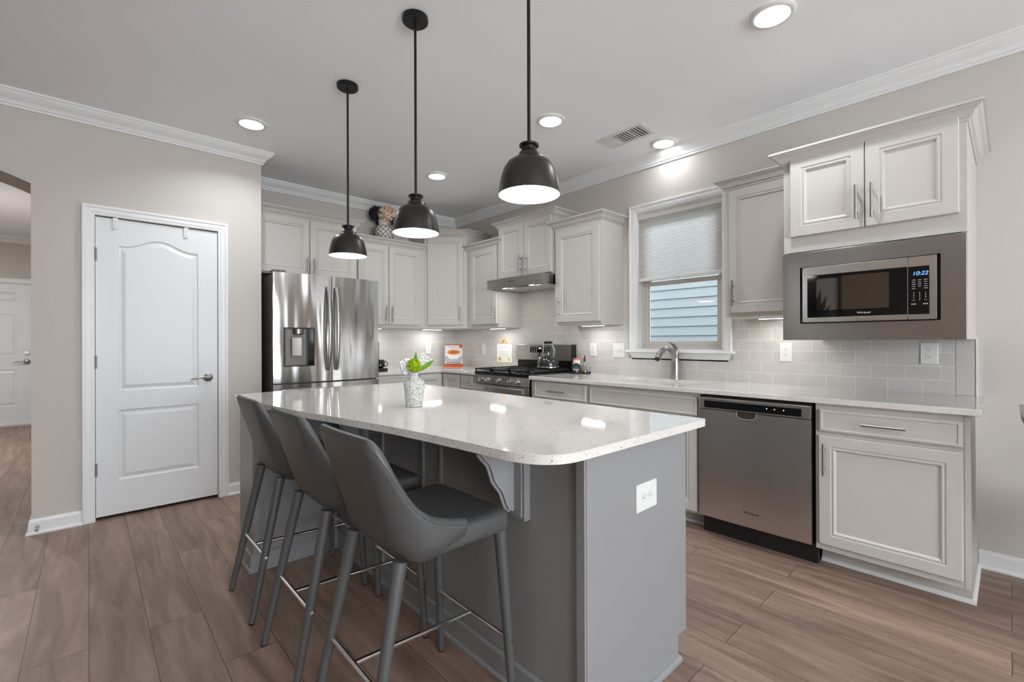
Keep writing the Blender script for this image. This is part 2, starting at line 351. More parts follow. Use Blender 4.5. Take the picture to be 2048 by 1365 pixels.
# living-room walls behind the camera, with an unseen window added for fill light
frL = Fr((-3.05, 0, 0), (0, 1, 0), (1, 0, 0))
struct('wall_left', MB().poly(frL, [(-3.6, 0), (DY, 0), (DY, CZ), (-3.6, CZ)], (), -.14, 0), M['tan'])
frR = Fr((0, -3.6, 0), (1, 0, 0), (0, 1, 0))
struct('wall_rear', MB().poly(frR, [(-3.2, 0), (WX, 0), (WX, CZ), (-3.2, CZ)], [[(-1.2, .5), (-1.2, 2.4), (2.0, 2.4), (2.0, .5)]], -.14, 0), M['tan'])
def big_window(name, fr, u0, u1, v0, v1, n):
    o = MB()
    o.poly(fr, [(u0 - .08, v0 - .08), (u1 + .08, v0 - .08), (u1 + .08, v1 + .08), (u0 - .08, v1 + .08)],
           [[(u0 + .03 + (u1 - u0) * k / n, v0 + .04), (u0 + .03 + (u1 - u0) * k / n, v1 - .04), (u0 - .03 + (u1 - u0) * (k + 1) / n, v1 - .04), (u0 - .03 + (u1 - u0) * (k + 1) / n, v0 + .04)] for k in range(n)], 0, .03)
    return struct(name, o, M['trim'], .002)
big_window('added_window', frR, -1.2, 2.0, .5, 2.4, 3)  # unseen window, put in to bring light from behind the camera

crown = [(0, 0), (.082, 0), (.082, -.012), (.074, -.017), (.066, -.030), (.050, -.045), (.033, -.058), (.024, -.070), (.024, -.078), (.014, -.082), (.014, -.096), (0, -.096)]
o = struct('trim_1', MB().sweep([(-3.05, DY), (AX, DY), (AX, BY), (WX, BY), (WX, -3.6), (-3.05, -3.6)], crown, 1, True, CZ), M['trim'])
struct('trim_2', MB().sweep([(-1.78, DY + .34), (-1.78, 9.772), (-.263, 9.772), (-.263, DY + .45)], crown, 1, False, CZ), M['trim'])
base = [(0, 0), (.026, 0), (.026, .008), (.020, .016), (.014, .018), (.014, .074), (.009, .082), (.007, .092), (0, .092)]
struct('baseboard_pantry', MB().sweep([(-.263, DY + .34), (-.263, DY), (-.031, DY)], base, 1), M['trim'])
struct('baseboard_alcove', MB().sweep([(.801, DY), (AX, DY), (AX, BY)], base, 1), M['trim'])
struct('baseboard_right', MB().sweep([(WX, .118), (WX, -3.6), (-3.05, -3.6), (-3.05, DY), (cx - hw, DY)], base, 1), M['trim'])
struct('baseboard_hall', MB().sweep([(-.515, 9.772), (-.263, 9.772), (-.263, DY + .45)], base, 1), M['trim'])

# door casing + doors
def casing(name, fr, u0, u1, v1, wid, v0=0.0, bottom=False, parent=None):
    prof = [(0, 0), (0, .011), (.008, .014), (.016, .014), (.020, .017), (wid - .022, .017), (wid - .016, .022), (wid - .004, .022), (wid, .018), (wid, 0)]
    path = [(u0, v0), (u0, v1), (u1, v1), (u1, v0)]; R = []
    dirs = [(-1, 0), (-1, 1), (1, 1), (1, 0)]
    for (u, v), (du, dv) in zip(path, dirs): R.append([fr.p(u + du * o, v + dv * o, w) for o, w in prof])
    return struct(name, MB().loft(R), M['trim'], parent=parent)
def panel_slab(name, fr, w, h, t, outlines, m, parent=None, prof=((0, 0), (.007, -.008), (.016, -.009), (.040, -.001))):
    mb = MB(); mb.poly(fr, [(0, 0), (w, 0), (w, h), (0, h)], outlines, -t, 0)
    # remove nothing: the holes are filled by the stepped panels
    for ol in outlines:
        n = len(ol); c = (sum(p[0] for p in ol) / n, sum(p[1] for p in ol) / n)
        area = sum(ol[i][0] * ol[(i + 1) % n][1] - ol[(i + 1) % n][0] * ol[i][1] for i in range(n)); sg = 1 if area > 0 else -1
        def inset(d):
            out = []
            for i in range(n):
                a, b, c_ = Vector(ol[i - 1]), Vector(ol[i]), Vector(ol[(i + 1) % n])
                d1 = (b - a).normalized(); d2 = (c_ - b).normalized()
                n1 = Vector((-d1.y, d1.x)) * sg; n2 = Vector((-d2.y, d2.x)) * sg
                mi = (n1 + n2) / (1 + n1.dot(n2)); q = b + mi * d; out.append((q.x, q.y))
            return out
        R = [[fr.p(u, v, ww) for u, v in inset(d)] for d, ww in prof]
        mb.loft(R, cap0=False, cap1=False)
        last = inset(prof[-1][0]); tr = tessellate_polygon([[Vector((p[0], p[1], 0)) for p in last]])
        mb.add([fr.p(u, v, prof[-1][1]) for u, v in last], [tuple(t_) for t_ in tr])
    return mb
frPd = frB(.036, DY + .004, .022)
top = [(.115, .842), (.575, .842)]
for k in range(15):
    s_ = k / 14; u = .575 - .46 * s_
    top.append((u, 1.840 + .062 * (.5 - .5 * math.cos(2 * PI * min(max((s_ - .08) / .84, 0), 1)))))
bot = [(.115, .232), (.575, .232), (.575, .712), (.115, .712)]
door = struct('door_1', panel_slab('door_1', frPd, .698, 2.022, .035, [top, bot], M['door']), M['door'], loc=(.385, DY, 0))
door['label'] = 'white two panel pantry door with an arched upper panel'
casing('trim_3', frB(0, DY, 0), .033, .737, 2.052, .066)
for z in (1.79, 1.066, .341):
    h_ = MB().cyl((.031, DY - .006, z - .045), (.031, DY - .006, z + .045), .0065, n=12); h_.box(.031, .044, DY - .0035, DY + .003, z - .044, z + .044)
    build('hinge', h_, M['hinge'], door)
def lever(parent, x, y, z, sgn, m, s=1.0):
    mb = MB(); mb.lathe([(.031, 0), (.031, .005), (.026, .010), (.012, .013), (.010, .030)], (0, 0, 0), 28)
    vv = [Vector((x + p.x * s, y - p.z * s, z + p.y * s)) for p in mb.v]; mb.v = vv
    pts = [(x, y - .040 * s, z), (x + sgn * .02 * s, y - .046 * s, z + .002), (x + sgn * .05 * s, y - .047 * s, z + .006 * s), (x + sgn * .085 * s, y - .045 * s, z - .002 * s), (x + sgn * .115 * s, y - .040 * s, z - .008 * s)]
    mb.tube([(x, y - .02 * s, z)] + pts, [(.010 * s, .010 * s), (.011 * s, .011 * s), (.010 * s, .009 * s), (.008 * s, .006 * s), (.007 * s, .005 * s), (.004 * s, .003 * s)], 12)
    return build('lever_handle', mb, m, parent)
lever(door, .672, DY - .0, .929, -1, M['nickel'])
for x, lab in ((.138, 'small white over-door hook clip near the hinge side'), (.535, 'small white over-door hook clip towards the handle side')):
    mb = MB().box(x - .014, x + .014, DY - .006, DY - .0005, 1.975, 2.040); mb.box(x - .014, x + .014, DY - .006, DY + .03, 2.0455, 2.049)
    mb.box(x - .014, x + .014, DY - .006, DY - .0005, 2.040, 2.049)
    t = build('over_door_hook', mb, M['white'], None, .001, loc=(x, DY, 1.975)); tag(t, lab, 'hook', 'over-door hooks')
    for zz in (1.992, 2.018): build('screw', MB().cyl((x, DY - .0075, zz), (x, DY - .005, zz), .003, n=10), M['nickel'], t)
mb = MB().cyl((-.236, DY - .014, .046), (-.236, DY - .03, .046), .009, n=14); mb.tube([(-.236, DY - .028, .046), (-.236, DY - .07, .040)], .005, 10); mb.cyl((-.236, DY - .07, .040), (-.236, DY - .082, .039), .008, n=12)
tag(build('door_stop', mb, M['nickel'], None, loc=(-.236, DY, .04)), 'small spring door stop on the baseboard beside the archway', 'door stop')
# entry door at the end of the hall
frE = frB(-1.545, 9.772 - .02, .02)
pan = []
for u0 in (.13, .485): pan += [[(u0, z0), (u0 + .295, z0), (u0 + .295, z1), (u0, z1)] for z0, z1 in ((.27, .79), (.99, 1.587), (1.77, 1.91))]
door2 = struct('door_2', panel_slab('door_2', frE, .945, 2.03, .04, pan, M['door']), M['door'], loc=(-1.0, 9.75, 0))
casing('trim_4', frB(0, 9.772, 0), -1.555, -.590, 2.06, .07)
lever(door2, -.660, 9.745, .925, -1, M['nickel'], 1.15)
build('deadbolt', MB().cyl((-.66, 9.752, 1.06), (-.66, 9.725, 1.06), .032, .028, 24), M['nickel'], door2)
struct('trim_5', MB().box(-1.56, -.58, 9.70, 9.772, 0, .02), M['frame'])

# ------------------------------------------------------------------ tile backsplash
mb = MB(); frT = Fr((WX, 0, 0), (0, 1, 0), (-1, 0, 0))
mb.poly(frT, [(.203, ZT), (BY, ZT), (BY, 1.36), (3.6, 1.36), (3.6, 1.87), (2.82, 1.87), (2.82, 1.36), (2.245, 1.36), (2.245, 1.05), (1.372, 1.05), (1.372, 1.36), (.203, 1.36)], (), .0005, .008)
struct('backsplash_tile', mb, M['tile_y'])
mb = MB()
for k in range(3):
    z0 = ZT + k * .153; z1 = min(z0 + .1514, 1.203)
    if z1 > z0 + .01: mb.box(WX - .008, WX - .0005, .130, .2012, z0 + .0008, z1)
mb.box(WX - .006, WX - .0004, .1215, .203, ZT, 1.21)
mbt = mat('plain_tile', srgb(194, 190, 186), .14)
struct('backsplash_edge', mb, mbt, .0006)
struct('backsplash_trim', MB().box(WX - .011, WX - .0002, .1175, .1245, ZT, 1.205), M['trim'])
struct('backsplash_tile', MB().box(1.97, WX - .008, BY - .008, BY - .0005, ZT, 1.36), M['tile_x'])

# ------------------------------------------------------------------ cabinets
def handle_v(fr, u, v0, v1, w, parent, name='handle'):
    mb = MB().cyl(fr.p(u, v0, w + .030), fr.p(u, v1, w + .030), .0064, n=14)
    for v in (v0 + (v1 - v0) * .2, v1 - (v1 - v0) * .2): mb.cyl(fr.p(u, v, w), fr.p(u, v, w + .030), .004, n=10)
    return build(name, mb, M['nickel'], parent)
def handle_h(fr, v, u0, u1, w, parent, name='handle'):
    mb = MB().cyl(fr.p(u0, v, w + .030), fr.p(u1, v, w + .030), .0064, n=14)
    for u in (u0 + (u1 - u0) * .2, u1 - (u1 - u0) * .2): mb.cyl(fr.p(u, v, w), fr.p(u, v, w + .030), .004, n=10)
    return build(name, mb, M['nickel'], parent)
def cab_door(fr, u0, u1, v0, v1, parent, hd=None, m=None, st=.058, name='door'):
    T = .020
    prof = [(0, .001), (0, T - .004), (.003, T), (st - .006, T), (st - .003, T - .0035), (st + .002, T - .0035), (st + .005, T - .001), (st + .010, T - .002), (st + .016, T - .009), (st + .018, T - .010)]
    mb = MB().rects(fr, [(u0 + i, u1 - i, v0 + i, v1 - i, w) for i, w in prof])
    d = build(name, mb, m or M['cab'], parent)
    if hd: handle_v(fr, hd[0], hd[1], hd[2], T, d)
    return d
def cab_drawer(fr, u0, u1, v0, v1, parent, hd=None, m=None, name='drawer'):
    T = .020
    prof = [(0, .001), (0, T - .005), (.005, T - .001), (.013, T), (.016, T - .0035), (.022, T - .0035)]
    d = build(name, MB().rects(fr, [(u0 + i, u1 - i, v0 + i, v1 - i, w) for i, w in prof]), m or M['cab'], parent)
    if hd: handle_h(fr, (v0 + v1) / 2, hd[0], hd[1], T, d)
    return d
ccrown = [(0, -.066), (.004, -.066), (.006, -.056), (.016, -.050), (.020, -.042), (.030, -.026), (.042, -.018), (.046, -.012), (.056, -.010), (.056, 0), (0, 0)]
UW = 3.138
def face_right(label, name, y1, y0, z0, z1, xf, crown_top, group=None, left_vis=True, rail=True):
    """cabinet against the right wall; y1 left end, y0 right end"""
    t = thing(name, label, 'cabinet', (WX, (y0 + y1) / 2, z0), group)
    fr = frW(xf, y1, z0); w = y1 - y0; D = WX - xf - .0005
    build('carcass', MB().fbox(fr, 0.0005, w - .0005, 0, z1 - z0, -D, 0), M['cab'], t, .0015)
    if crown_top:
        build('crown_moulding', MB().sweep([(WX - .001, y0), (xf, y0), (xf, y1), (WX - .001, y1)], ccrown, -1, False, crown_top), M['cab'], t)
    return t, fr
# A microwave cabinet
XM = 2.732
tA, frA = face_right('deep white cabinet above the built-in microwave with two doors and tall crown', 'wall_cabinet', .820, .121, 1.655, 2.150, XM, 2.187, 'white wall cabinets')
cab_door(frA, .035, .3495, .080, .487, tA, (.322, .120, .280))
cab_door(frA, .3525, .674, .080, .487, tA, (.382, .115, .277))
# enclosure around the microwave belongs to the same cabinet
mb = MB(); mb.box(XM + .002, WX - .001, .1215, .139, 1.197, 1.6545); build('side_panel', mb, M['cab'], tA, .001)
mb = MB(); mb.box(XM + .002, WX - .001, .802, .8195, 1.197, 1.6545); build('side_panel', mb, M['cab'], tA, .001)
# B
tB, frBc = face_right('white one-door wall cabinet between the window and the microwave', 'wall_cabinet', 1.297, .8215, 1.348, 2.205, UW, 2.262, 'white wall cabinets')
cab_door(frBc, .030, .463, .030, .838, tB, (.064, .075, .240))
# C
tC, frC = face_right('white one-door wall cabinet left of the window, end panel showing', 'wall_cabinet', 2.820, 2.304, 1.340, 2.222, UW, 2.278, 'white wall cabinets')
cab_door(frC, .028, .505, .025, .838, tC, (.064, .062, .241))
# D over the hood
tD, frDc = face_right('short two-door white cabinet right above the range hood', 'wall_cabinet', 3.599, 2.8315, 1.812, 2.365, UW, 2.416, 'white wall cabinets')
cab_door(frDc, .014, .379, .026, .552, tD, (.346, .055, .233))
cab_door(frDc, .385, .750, .022, .552, tD, (.420, .050, .228))
# E
tE, frEc = face_right('narrow white wall cabinet between the corner cabinet and the hood', 'wall_cabinet', 4.150, 3.600, 1.343, 2.215, UW, 2.268, 'white wall cabinets')
cab_door(frEc, .085, .530, .038, .852, tE, (.505, .062, .235))
# F diagonal corner cabinet
tF = thing('corner_cabinet', 'tall diagonal white corner wall cabinet with a single door', 'cabinet', (WX, BY, 1.345), 'white wall cabinets')
p1, p2 = Vector((2.792, 4.482)), Vector((3.138, 4.1505))
U2 = (p2 - p1).normalized(); frF = Fr((p1.x, p1.y, 1.345), (U2.x, U2.y, 0), (U2.y, -U2.x, 0) if U2.y < 0 else (-U2.y, U2.x, 0))
Lf = (p2 - p1).length
zz0, zz1 = 1.345, 2.400
pts = [(WX - .001, BY - .001), (2.792, BY - .001), (2.792, 4.482), (3.138, 4.1505), (WX - .001, 4.1505)]
build('carcass', MB().loft([[Vector((x, y, z)) for x, y in pts] for z in (zz0, zz1)]), M['cab'], tF, .0015)
cab_door(frF, .035, Lf - .035, .040, 1.030, tF, (Lf - .068, .075, .245))
build('crown_moulding', MB().sweep([(2.792, BY - .001), (2.792, 4.482), (3.138, 4.1505), (WX - .001, 4.1505)], ccrown, 1, False, 2.452) if False else MB().sweep([(WX - .001, 4.1505), (3.138, 4.1505), (2.792, 4.482), (2.792, BY - .001)], ccrown, -1, False, 2.452), M['cab'], tF)
# G back wall
def face_back(label, name, x0, x1, yf, z0, z1, crown_top, group=None, ret=True):
    t = thing(name, label, 'cabinet', ((x0 + x1) / 2, BY, z0), group)
    fr = frB(x0, yf, z0)
    build('carcass', MB().fbox(fr, .0005, x1 - x0 - .0005, 0, z1 - z0, -(BY - yf - .001), 0), M['cab'], t, .0015)
    if crown_top: build('crown_moulding', MB().sweep([(x1, BY - .001), (x1, yf), (x0, yf)] + ([(x0, BY - .001)] if ret else []), ccrown, -1, False, crown_top), M['cab'], t)
    return t, fr
tG, frG = face_back('two-door white wall cabinet right of the refrigerator, vase standing on top', 'wall_cabinet', 2.0005, 2.791, 4.482, 1.346, 2.232, 2.285, 'white wall cabinets')
cab_door(frG, .006, .340, .035, .862, tG, (.309, .065, .235))
cab_door(frG, .346, .729, .035, .862, tG, (.376, .065, .235))
tH, frH = face_back('deep white two-door cabinet above the refrigerator', 'wall_cabinet', AX + .001, 1.955, 4.385, 1.800, 2.335, 2.392, 'white wall cabinets', False)
cab_door(frH, .012, .455, .010, .515, tH, (.428, .022, .165))
cab_door(frH, .461, .895, .010, .515, tH, (.490, .022, .165))

# base cabinets on the right wall
XF = 2.822
def base_right(label, y1, y0, name='base_cabinet', endpanel=False):
    t = thing(name, label, 'cabinet', (WX, (y0 + y1) / 2, 0), 'white base cabinets')
    fr = frW(XF, y1, 0); w = y1 - y0; D = WX - XF - .001
    build('carcass', MB().fbox(fr, .0005, w - .0005, .102, ZT - .030, -D, 0), M['cab'], t, .0015)
    build('toe_kick', MB().fbox(fr, .0005, w - .0005 + (.001 if endpanel else 0), 0, .1015, -D, -.118), M['cab'], t)
    return t, fr
tR, fR = base_right('white base cabinet at the open right end, drawer over one wide door', .700, .1395, endpanel=True)
cab_drawer(fR, .020, .556, .722, .836, tR, (.202, .370))
cab_door(fR, .018, .556, .136, .700, tR, (.046, .498, .662))
build('end_panel', MB().poly(Fr((0, .120, 0), (1, 0, 0), (0, -1, 0)), [(2.9405, 0), (WX - .001, 0), (WX - .001, ZT - .0305), (2.8215, ZT - .0305), (2.8215, .102), (2.9405, .102)], (), -.019, 0), M['cab'], tR, .001)
build('shoe_moulding', MB().sweep([(2.940, .6995), (2.940, .120), (WX - .02, .120)], [(0, 0), (.013, 0), (.012, .010), (.006, .016), (0, .018)], 1), M['trim'], tR)
tS, fS = base_right('white sink base cabinet with false drawer front left of the dishwasher', 2.190, 1.322)
cab_drawer(fS, .015, .855, .722, .838, tS)
cab_door(fS, .015, .431, .118, .700, tS, (.395, .50, .66)); cab_door(fS, .437, .855, .118, .700, tS, (.470, .50, .66))
build('shoe_moulding', MB().sweep([(2.940, 2.19), (2.940, 1.3225)], [(0, 0), (.013, 0), (.012, .010), (.006, .016), (0, .018)], 1), M['trim'], tS)
tK, fK = base_right('white base cabinet with a pull drawer beside the range', 2.812, 2.192)
cab_drawer(fK, .048, .600, .722, .852, tK, (.222, .408))
cab_door(fK, .048, .321, .118, .700, tK, (.29, .50, .66)); cab_door(fK, .327, .600, .118, .700, tK, (.358, .50, .66))
tN, fN = base_right('narrow white drawer cabinet between the range and the corner', 3.835, 3.602)
cab_drawer(fN, .018, .205, .722, .852, tN, (.030, .195)); cab_drawer(fN, .018, .205, .470, .700, tN, (.03, .195)); cab_drawer(fN, .018, .205, .118, .455, tN, (.03, .195))
# corner base cabinet (L shaped)
tQ = thing('corner_base_cabinet', 'white L-shaped corner base cabinet with a folding two-leaf door', 'cabinet', (WX, BY, 0), 'white base cabinets')
Lp = [(XF, 3.8365), (WX - .001, 3.8365), (WX - .001, BY - .001), (2.48, BY - .001), (2.48, 4.172), (XF, 4.172)]
build('carcass', MB().loft([[Vector((x, y, z)) for x, y in Lp] for z in (.102, ZT - .030)]), M['cab'], tQ)
cab_door(frW(XF, 4.150, 0), .012, .300, .118, .852, tQ, None, st=.05, name='door_leaf'); cab_door(frB(2.48, 4.172, 0), .045, .318, .118, .852, tQ, (.080, .60, .76), st=.05, name='door_leaf')
tO = thing('base_cabinet', 'white base cabinet between the refrigerator and the corner', 'cabinet', (2.22, BY, 0), 'white base cabinets')
fO = frB(2.005, 4.172, 0)
build('carcass', MB().fbox(fO, 0, .4745, .102, ZT - .030, -.62, 0), M['cab'], tO); build('toe_kick', MB().fbox(fO, 0, .4745, 0, .1015, -.62, -.11), M['cab'], tO)
cab_drawer(fO, .012, .462, .722, .852, tO, (.15, .32)); cab_door(fO, .012, .462, .118, .700, tO, (.05, .50, .66))

# ------------------------------------------------------------------ worktops
frTop = Fr((0, 0, 0), (1, 0, 0), (0, 0, 1))
class FrZ:
    def p(s, u, v, w): return Vector((u, v, w))
fz = FrZ()
def rr_hole(x0, x1, y0, y1, r): return rrect(x0, x1, y0, y1, r, 6)
def slab(name, outer, holes, z0, z1, label, cat, loc, bev=.004):
    o = build(name, MB().poly(fz, outer, holes, z0, z1), M['quartz'], None, bev, loc=loc, seg=2)
    return tag(o, label, cat)
SINK = (2.935, 3.300, 1.400, 2.120)
slab('countertop', [(2.786, .084), (WX - .0005, .084), (WX - .0005, 2.815), (2.786, 2.815)], [rr_hole(*SINK, .09)], ZT - .030, ZT,
     'long white speckled quartz worktop under the window, holding the sink', 'countertop', (3.1, 1.4, ZT))
slab('countertop', [(2.786, 3.601), (WX - .0005, 3.601), (WX - .0005, BY - .0005), (2.004, BY - .0005), (2.004, 4.148), (2.786, 4.148)], [], ZT - .030, ZT,
     'L-shaped white quartz worktop in the far corner past the range', 'countertop', (3.1, 4.4, ZT))
# sink bowl
t = thing('sink', 'undermount sink bowl set in the worktop below the window', 'sink', (3.12, 1.76, ZT - .2))
R1 = rr_hole(SINK[0] - .004, SINK[1] + .004, SINK[2] - .004, SINK[3] + .004, .09); R2 = rr_hole(SINK[0] + .02, SINK[1] - .02, SINK[2] + .02, SINK[3] - .02, .08)
b_ = MB().loft([[Vector((x, y, ZT - .0305)) for x, y in R1], [Vector((x, y, ZT - .19)) for x, y in R2], [Vector((x, y, ZT - .205)) for x, y in rr_hole(SINK[0] + .05, SINK[1] - .05, SINK[2] + .05, SINK[3] - .05, .07)]], cap0=False, smooth=True)
bo = build('bowl', b_, M['steel'], t); sm = bo.modifiers.new('s', 'SOLIDIFY'); sm.thickness = .002; sm.offset = 1
build('drain', MB().cyl((3.12, 1.76, ZT - .2045), (3.12, 1.76, ZT - .200), .045, n=24), M['chrome'], t)
# faucet
t = thing('faucet', 'brushed nickel single-lever faucet standing behind the sink', 'faucet', (3.395, 1.788, ZT))
mb = MB().lathe([(.036, 0), (.036, .004), (.0335, .010), (.0325, .10), (.031, .145), (.029, .165), (.030, .172)], (3.395, 1.788, ZT), 32)
build('body', mb, M['nickel'], t)
pts = [(3.390, 1.788, ZT + .10), (3.382, 1.788, ZT + .155), (3.362, 1.788, ZT + .195), (3.325, 1.788, ZT + .225), (3.280, 1.788, ZT + .238), (3.230, 1.788, ZT + .235), (3.190, 1.788, ZT + .222), (3.150, 1.788, ZT + .195), (3.125, 1.788, ZT + .165)]
build('spout', MB().tube(pts, [.022, .021, .020, .019, .0185, .0185, .019, .022, .0235], 20), M['nickel'], t)
build('spray_tip', MB().cyl((3.1255, 1.788, ZT + .1655), (3.118, 1.788, ZT + .157), .020, .017, n=20), M['blackm'], t)
pts = [(3.398, 1.788, ZT + .165), (3.408, 1.788, ZT + .20), (3.402, 1.788, ZT + .235), (3.375, 1.788, ZT + .262), (3.335, 1.788, ZT + .278), (3.300, 1.788, ZT + .285)]
build('lever', MB().tube(pts, [(.022, .020), (.020, .021), (.013, .022), (.009, .019), (.006, .014), (.003, .006)], 18, flat=(1, 0, 0)), M['nickel'], t)

# ------------------------------------------------------------------ window
frX = Fr((WX, 0, 0), (0, -1, 0), (-1, 0, 0))      # u = -Y
w1 = thing('window_1', 'white framed kitchen window over the sink', None, (WX, 1.80, WZ0)); w1['kind'] = 'structure'
del w1['label']
def frame_ring(fr, u0, u1, v0, v1, wd, w0, w1_):
    return MB().poly(fr, [(u0, v0), (u1, v0), (u1, v1), (u0, v1)], [[(u0 + wd, v0 + wd), (u0 + wd, v1 - wd), (u1 - wd, v1 - wd), (u1 - wd, v0 + wd)]], w0, w1_)
u0, u1 = -WY1, -WY0
build('jamb_liner', frame_ring(frX, u0, u1, WZ0, WZ1, .010, -.150, .0), M['trim'], w1, .001)
build('window_frame', frame_ring(frX, u0 + .010, u1 - .010, WZ0 + .010, WZ1 - .010, .030, -.135, -.060), M['frame'], w1, .002)
zs = 1.675
def sash(z0, z1, wa, wb):
    s = build('sash', frame_ring(frX, u0 + .040, u1 - .040, z0, z1, .034, wa, wb), M['frame'], w1, .002)
    build('glass_pane', MB().fbox(frX, u0 + .072, u1 - .072, z0 + .030, z1 - .030, (wa + wb) / 2 - .002, (wa + wb) / 2 + .002), M['pane'], s)
sash(WZ0 + .040, zs + .02, -.092, -.066); sash(zs - .01, WZ1 - .040, -.128, -.100)
# casing: picture-frame sides and head, stool, apron
c_ = casing('window_casing', Fr((WX, 0, 0), (0, -1, 0), (-1, 0, 0)), -WY1, -WY0, WZ1, .068, WZ0 - .002, parent=w1)
mb = MB().fbox(frX, -2.262, -1.352, WZ0 - .020, WZ0 - .001, -.06, .046)
build('window_sill', mb, M['trim'], w1, .006, seg=3)
prof = [(-2.240, -1.374, 1.112 - .016, .022), (-2.232, -1.382, 1.085, .020), (-2.215, -1.399, 1.060, .008), (-2.212, -1.402, 1.040, .008)]
R = [[frX.p(a, z, .0005), frX.p(b, z, .0005), frX.p(b, z, w), frX.p(a, z, w)] for a, b, z, w in prof]
build('window_apron', MB().loft(R), M['trim'], w1)
# cellular shade
sh = thing('window_shade', 'white pleated cellular shade drawn halfway down the kitchen window', 'window shade', (WX, 1.8, WZ1))
mshade = mat('shade_fabric', srgb(244, 245, 246), .8)
nt = mshade.node_tree; tr = nt.nodes.new('ShaderNodeBsdfTranslucent'); tr.inputs[0].default_value = srgb(255, 251, 246)
mx = nt.nodes.new('ShaderNodeMixShader'); mx.inputs[0].default_value = .85
nt.links.new(nt.nodes['Principled BSDF'].outputs[0], mx.inputs[1]); nt.links.new(tr.outputs[0], mx.inputs[2]); nt.links.new(mx.outputs[0], nt.nodes['Material Output'].inputs[0])
ua, ub = -WY1 + .013, -WY0 - .013
n = 28; za, zb = WZ1 - .052, 1.725; P_ = []
for k in range(n * 2 + 1):
    P_.append((za + (zb - za) * k / (2 * n), -.020 + (.0035 if k % 2 else -.0035)))
build('pleated_fabric', MB().add([frX.p(u, v, w) for v, w in P_ for u in (ua, ub)], [(2 * i, 2 * i + 1, 2 * i + 3, 2 * i + 2) for i in range(2 * n)]), mshade, sh)
build('head_rail', MB().fbox(frX, ua, ub, WZ1 - .054, WZ1 - .0105, -.045, -.006), M['white'], sh, .003)
build('bottom_rail', MB().fbox(frX, ua, ub, 1.700, 1.726, -.035, -.008), M['white'], sh, .004)
# neighbouring house: lap siding
XS = 6.5
t = thing('neighbor_house', 'pale blue-grey lap-sided house wall seen through the kitchen window', 'house', (XS, 3.2, 0))
ms = mat('painted_siding', srgb(99, 104, 106), .7); noise_bump(ms, 30, .12, .003, (1, .4, 4))
mb = MB(); R = []
for k in range(-9, 16):
    z = 1.277 + k * .139
    R += [(z, XS - .020), (z + .139, XS - .002), (z + .139, XS - .020)]
vs = [Vector((x, y, z)) for z, x in R for y in (-1.0, 8.5)]
mb.add(vs, [(2 * i, 2 * i + 1, 2 * i + 3, 2 * i + 2) for i in range(len(R) - 1)]); mb.box(XS + .0, XS + .12, -1, 8.5, .02, 3.35)
build('siding', mb, ms, t)
mj = mat('joint_line', srgb(120, 130, 138), .8)
build('butt_joint', MB().box(XS - .0225, XS - .0195, 3.034, 3.038, 1.279, 1.414), mj, t)
mg = mat('grass_ground', srgb(110, 118, 90), .9)
struct('ground', MB().box(3.75, 6.48, -2, 9, -.25, -.15), mg)

# ------------------------------------------------------------------ wall plates
def plate(fr, u0, u1, v0, v1, kind, label, group='white outlet and switch plates', parent_w=.0):
    name = 'wall_outlet' if kind in 'OH' else 'light_switch'
    cuu, cvv = (u0 + u1) / 2, (v0 + v1) / 2
    t = thing(name, label, 'outlet' if kind in 'OH' else 'switch', tuple(fr.p(cuu, cvv, 0)), group)
    build('cover_plate', MB().rects(fr, [(u0, u1, v0, v1, .0003), (u0, u1, v0, v1, .003), (u0 + .003, u1 - .003, v0 + .003, v1 - .003, .006)]), M['white'], t)
    if kind in 'OH':
        for s_ in (-1, 1):
            if kind == 'O': a, b = cuu, cvv + s_ * .0195
            else: a, b = cuu + s_ * .0195, cvv
            rad = .0165; sq = []
            for k in range(28):
                an = 2 * PI * k / 28; x = rad * math.cos(an); y = rad * math.sin(an)
                if kind == 'O': y = max(-.0135, min(.0135, y))
                else: x = max(-.0135, min(.0135, x))
                sq.append((a + x, b + y))
            s1 = build('socket', MB().poly(fr, sq, (), .006, .0078), M['white'], t)
            q = MB()
            if kind == 'O':
                q.fbox(fr, a - .0065, a - .0048, b + .000, b + .008, .0076, .0081); q.fbox(fr, a + .0048, a + .0065, b + .001, b + .0075, .0076, .0081)
                q.cyl(fr.p(a, b - .0065, .0076), fr.p(a, b - .0065, .0081), .0024, n=10)
            else:
                q.fbox(fr, a + .000, a + .008, b + .0048, b + .0065, .0076, .0081); q.fbox(fr, a + .001, a + .0075, b - .0065, b - .0048, .0076, .0081)
                q.cyl(fr.p(a - .0065, b, .0076), fr.p(a - .0065, b, .0081), .0024, n=10)
            build('slots', q, M['dark'], s1)
        build('screw', MB().cyl(fr.p(cuu, cvv, .006), fr.p(cuu, cvv, .0070), .003, n=10), M['white'], t)
    elif kind == 'S':
        for s_ in (-1, 1):
            a = cuu + s_ * .023
            mb = MB().add([fr.p(a - .005, cvv - .009, .006), fr.p(a + .005, cvv - .009, .006), fr.p(a + .005, cvv + .009, .006), fr.p(a - .005, cvv + .009, .006),
                           fr.p(a - .004, cvv + .004 * s_ + .000, .017), fr.p(a + .004, cvv + .004 * s_, .017), fr.p(a + .004, cvv + .004 * s_ + .006, .016), fr.p(a - .004, cvv + .004 * s_ + .006, .016)],
                          [(0, 1, 5, 4), (1, 2, 6, 5), (2, 3, 7, 6), (3, 0, 4, 7), (4, 5, 6, 7), (3, 2, 1, 0)])
            build('toggle', mb, M['white'], t)
    else:
        build('rocker', MB().rects(fr, [(cuu - .015, cuu + .015, cvv - .032, cvv + .032, .005), (cuu - .015, cuu + .015, cvv - .032, cvv + .032, .008), (cuu - .013, cuu + .013, cvv - .030, cvv + .030, .009)]), M['white'], t)
    return t
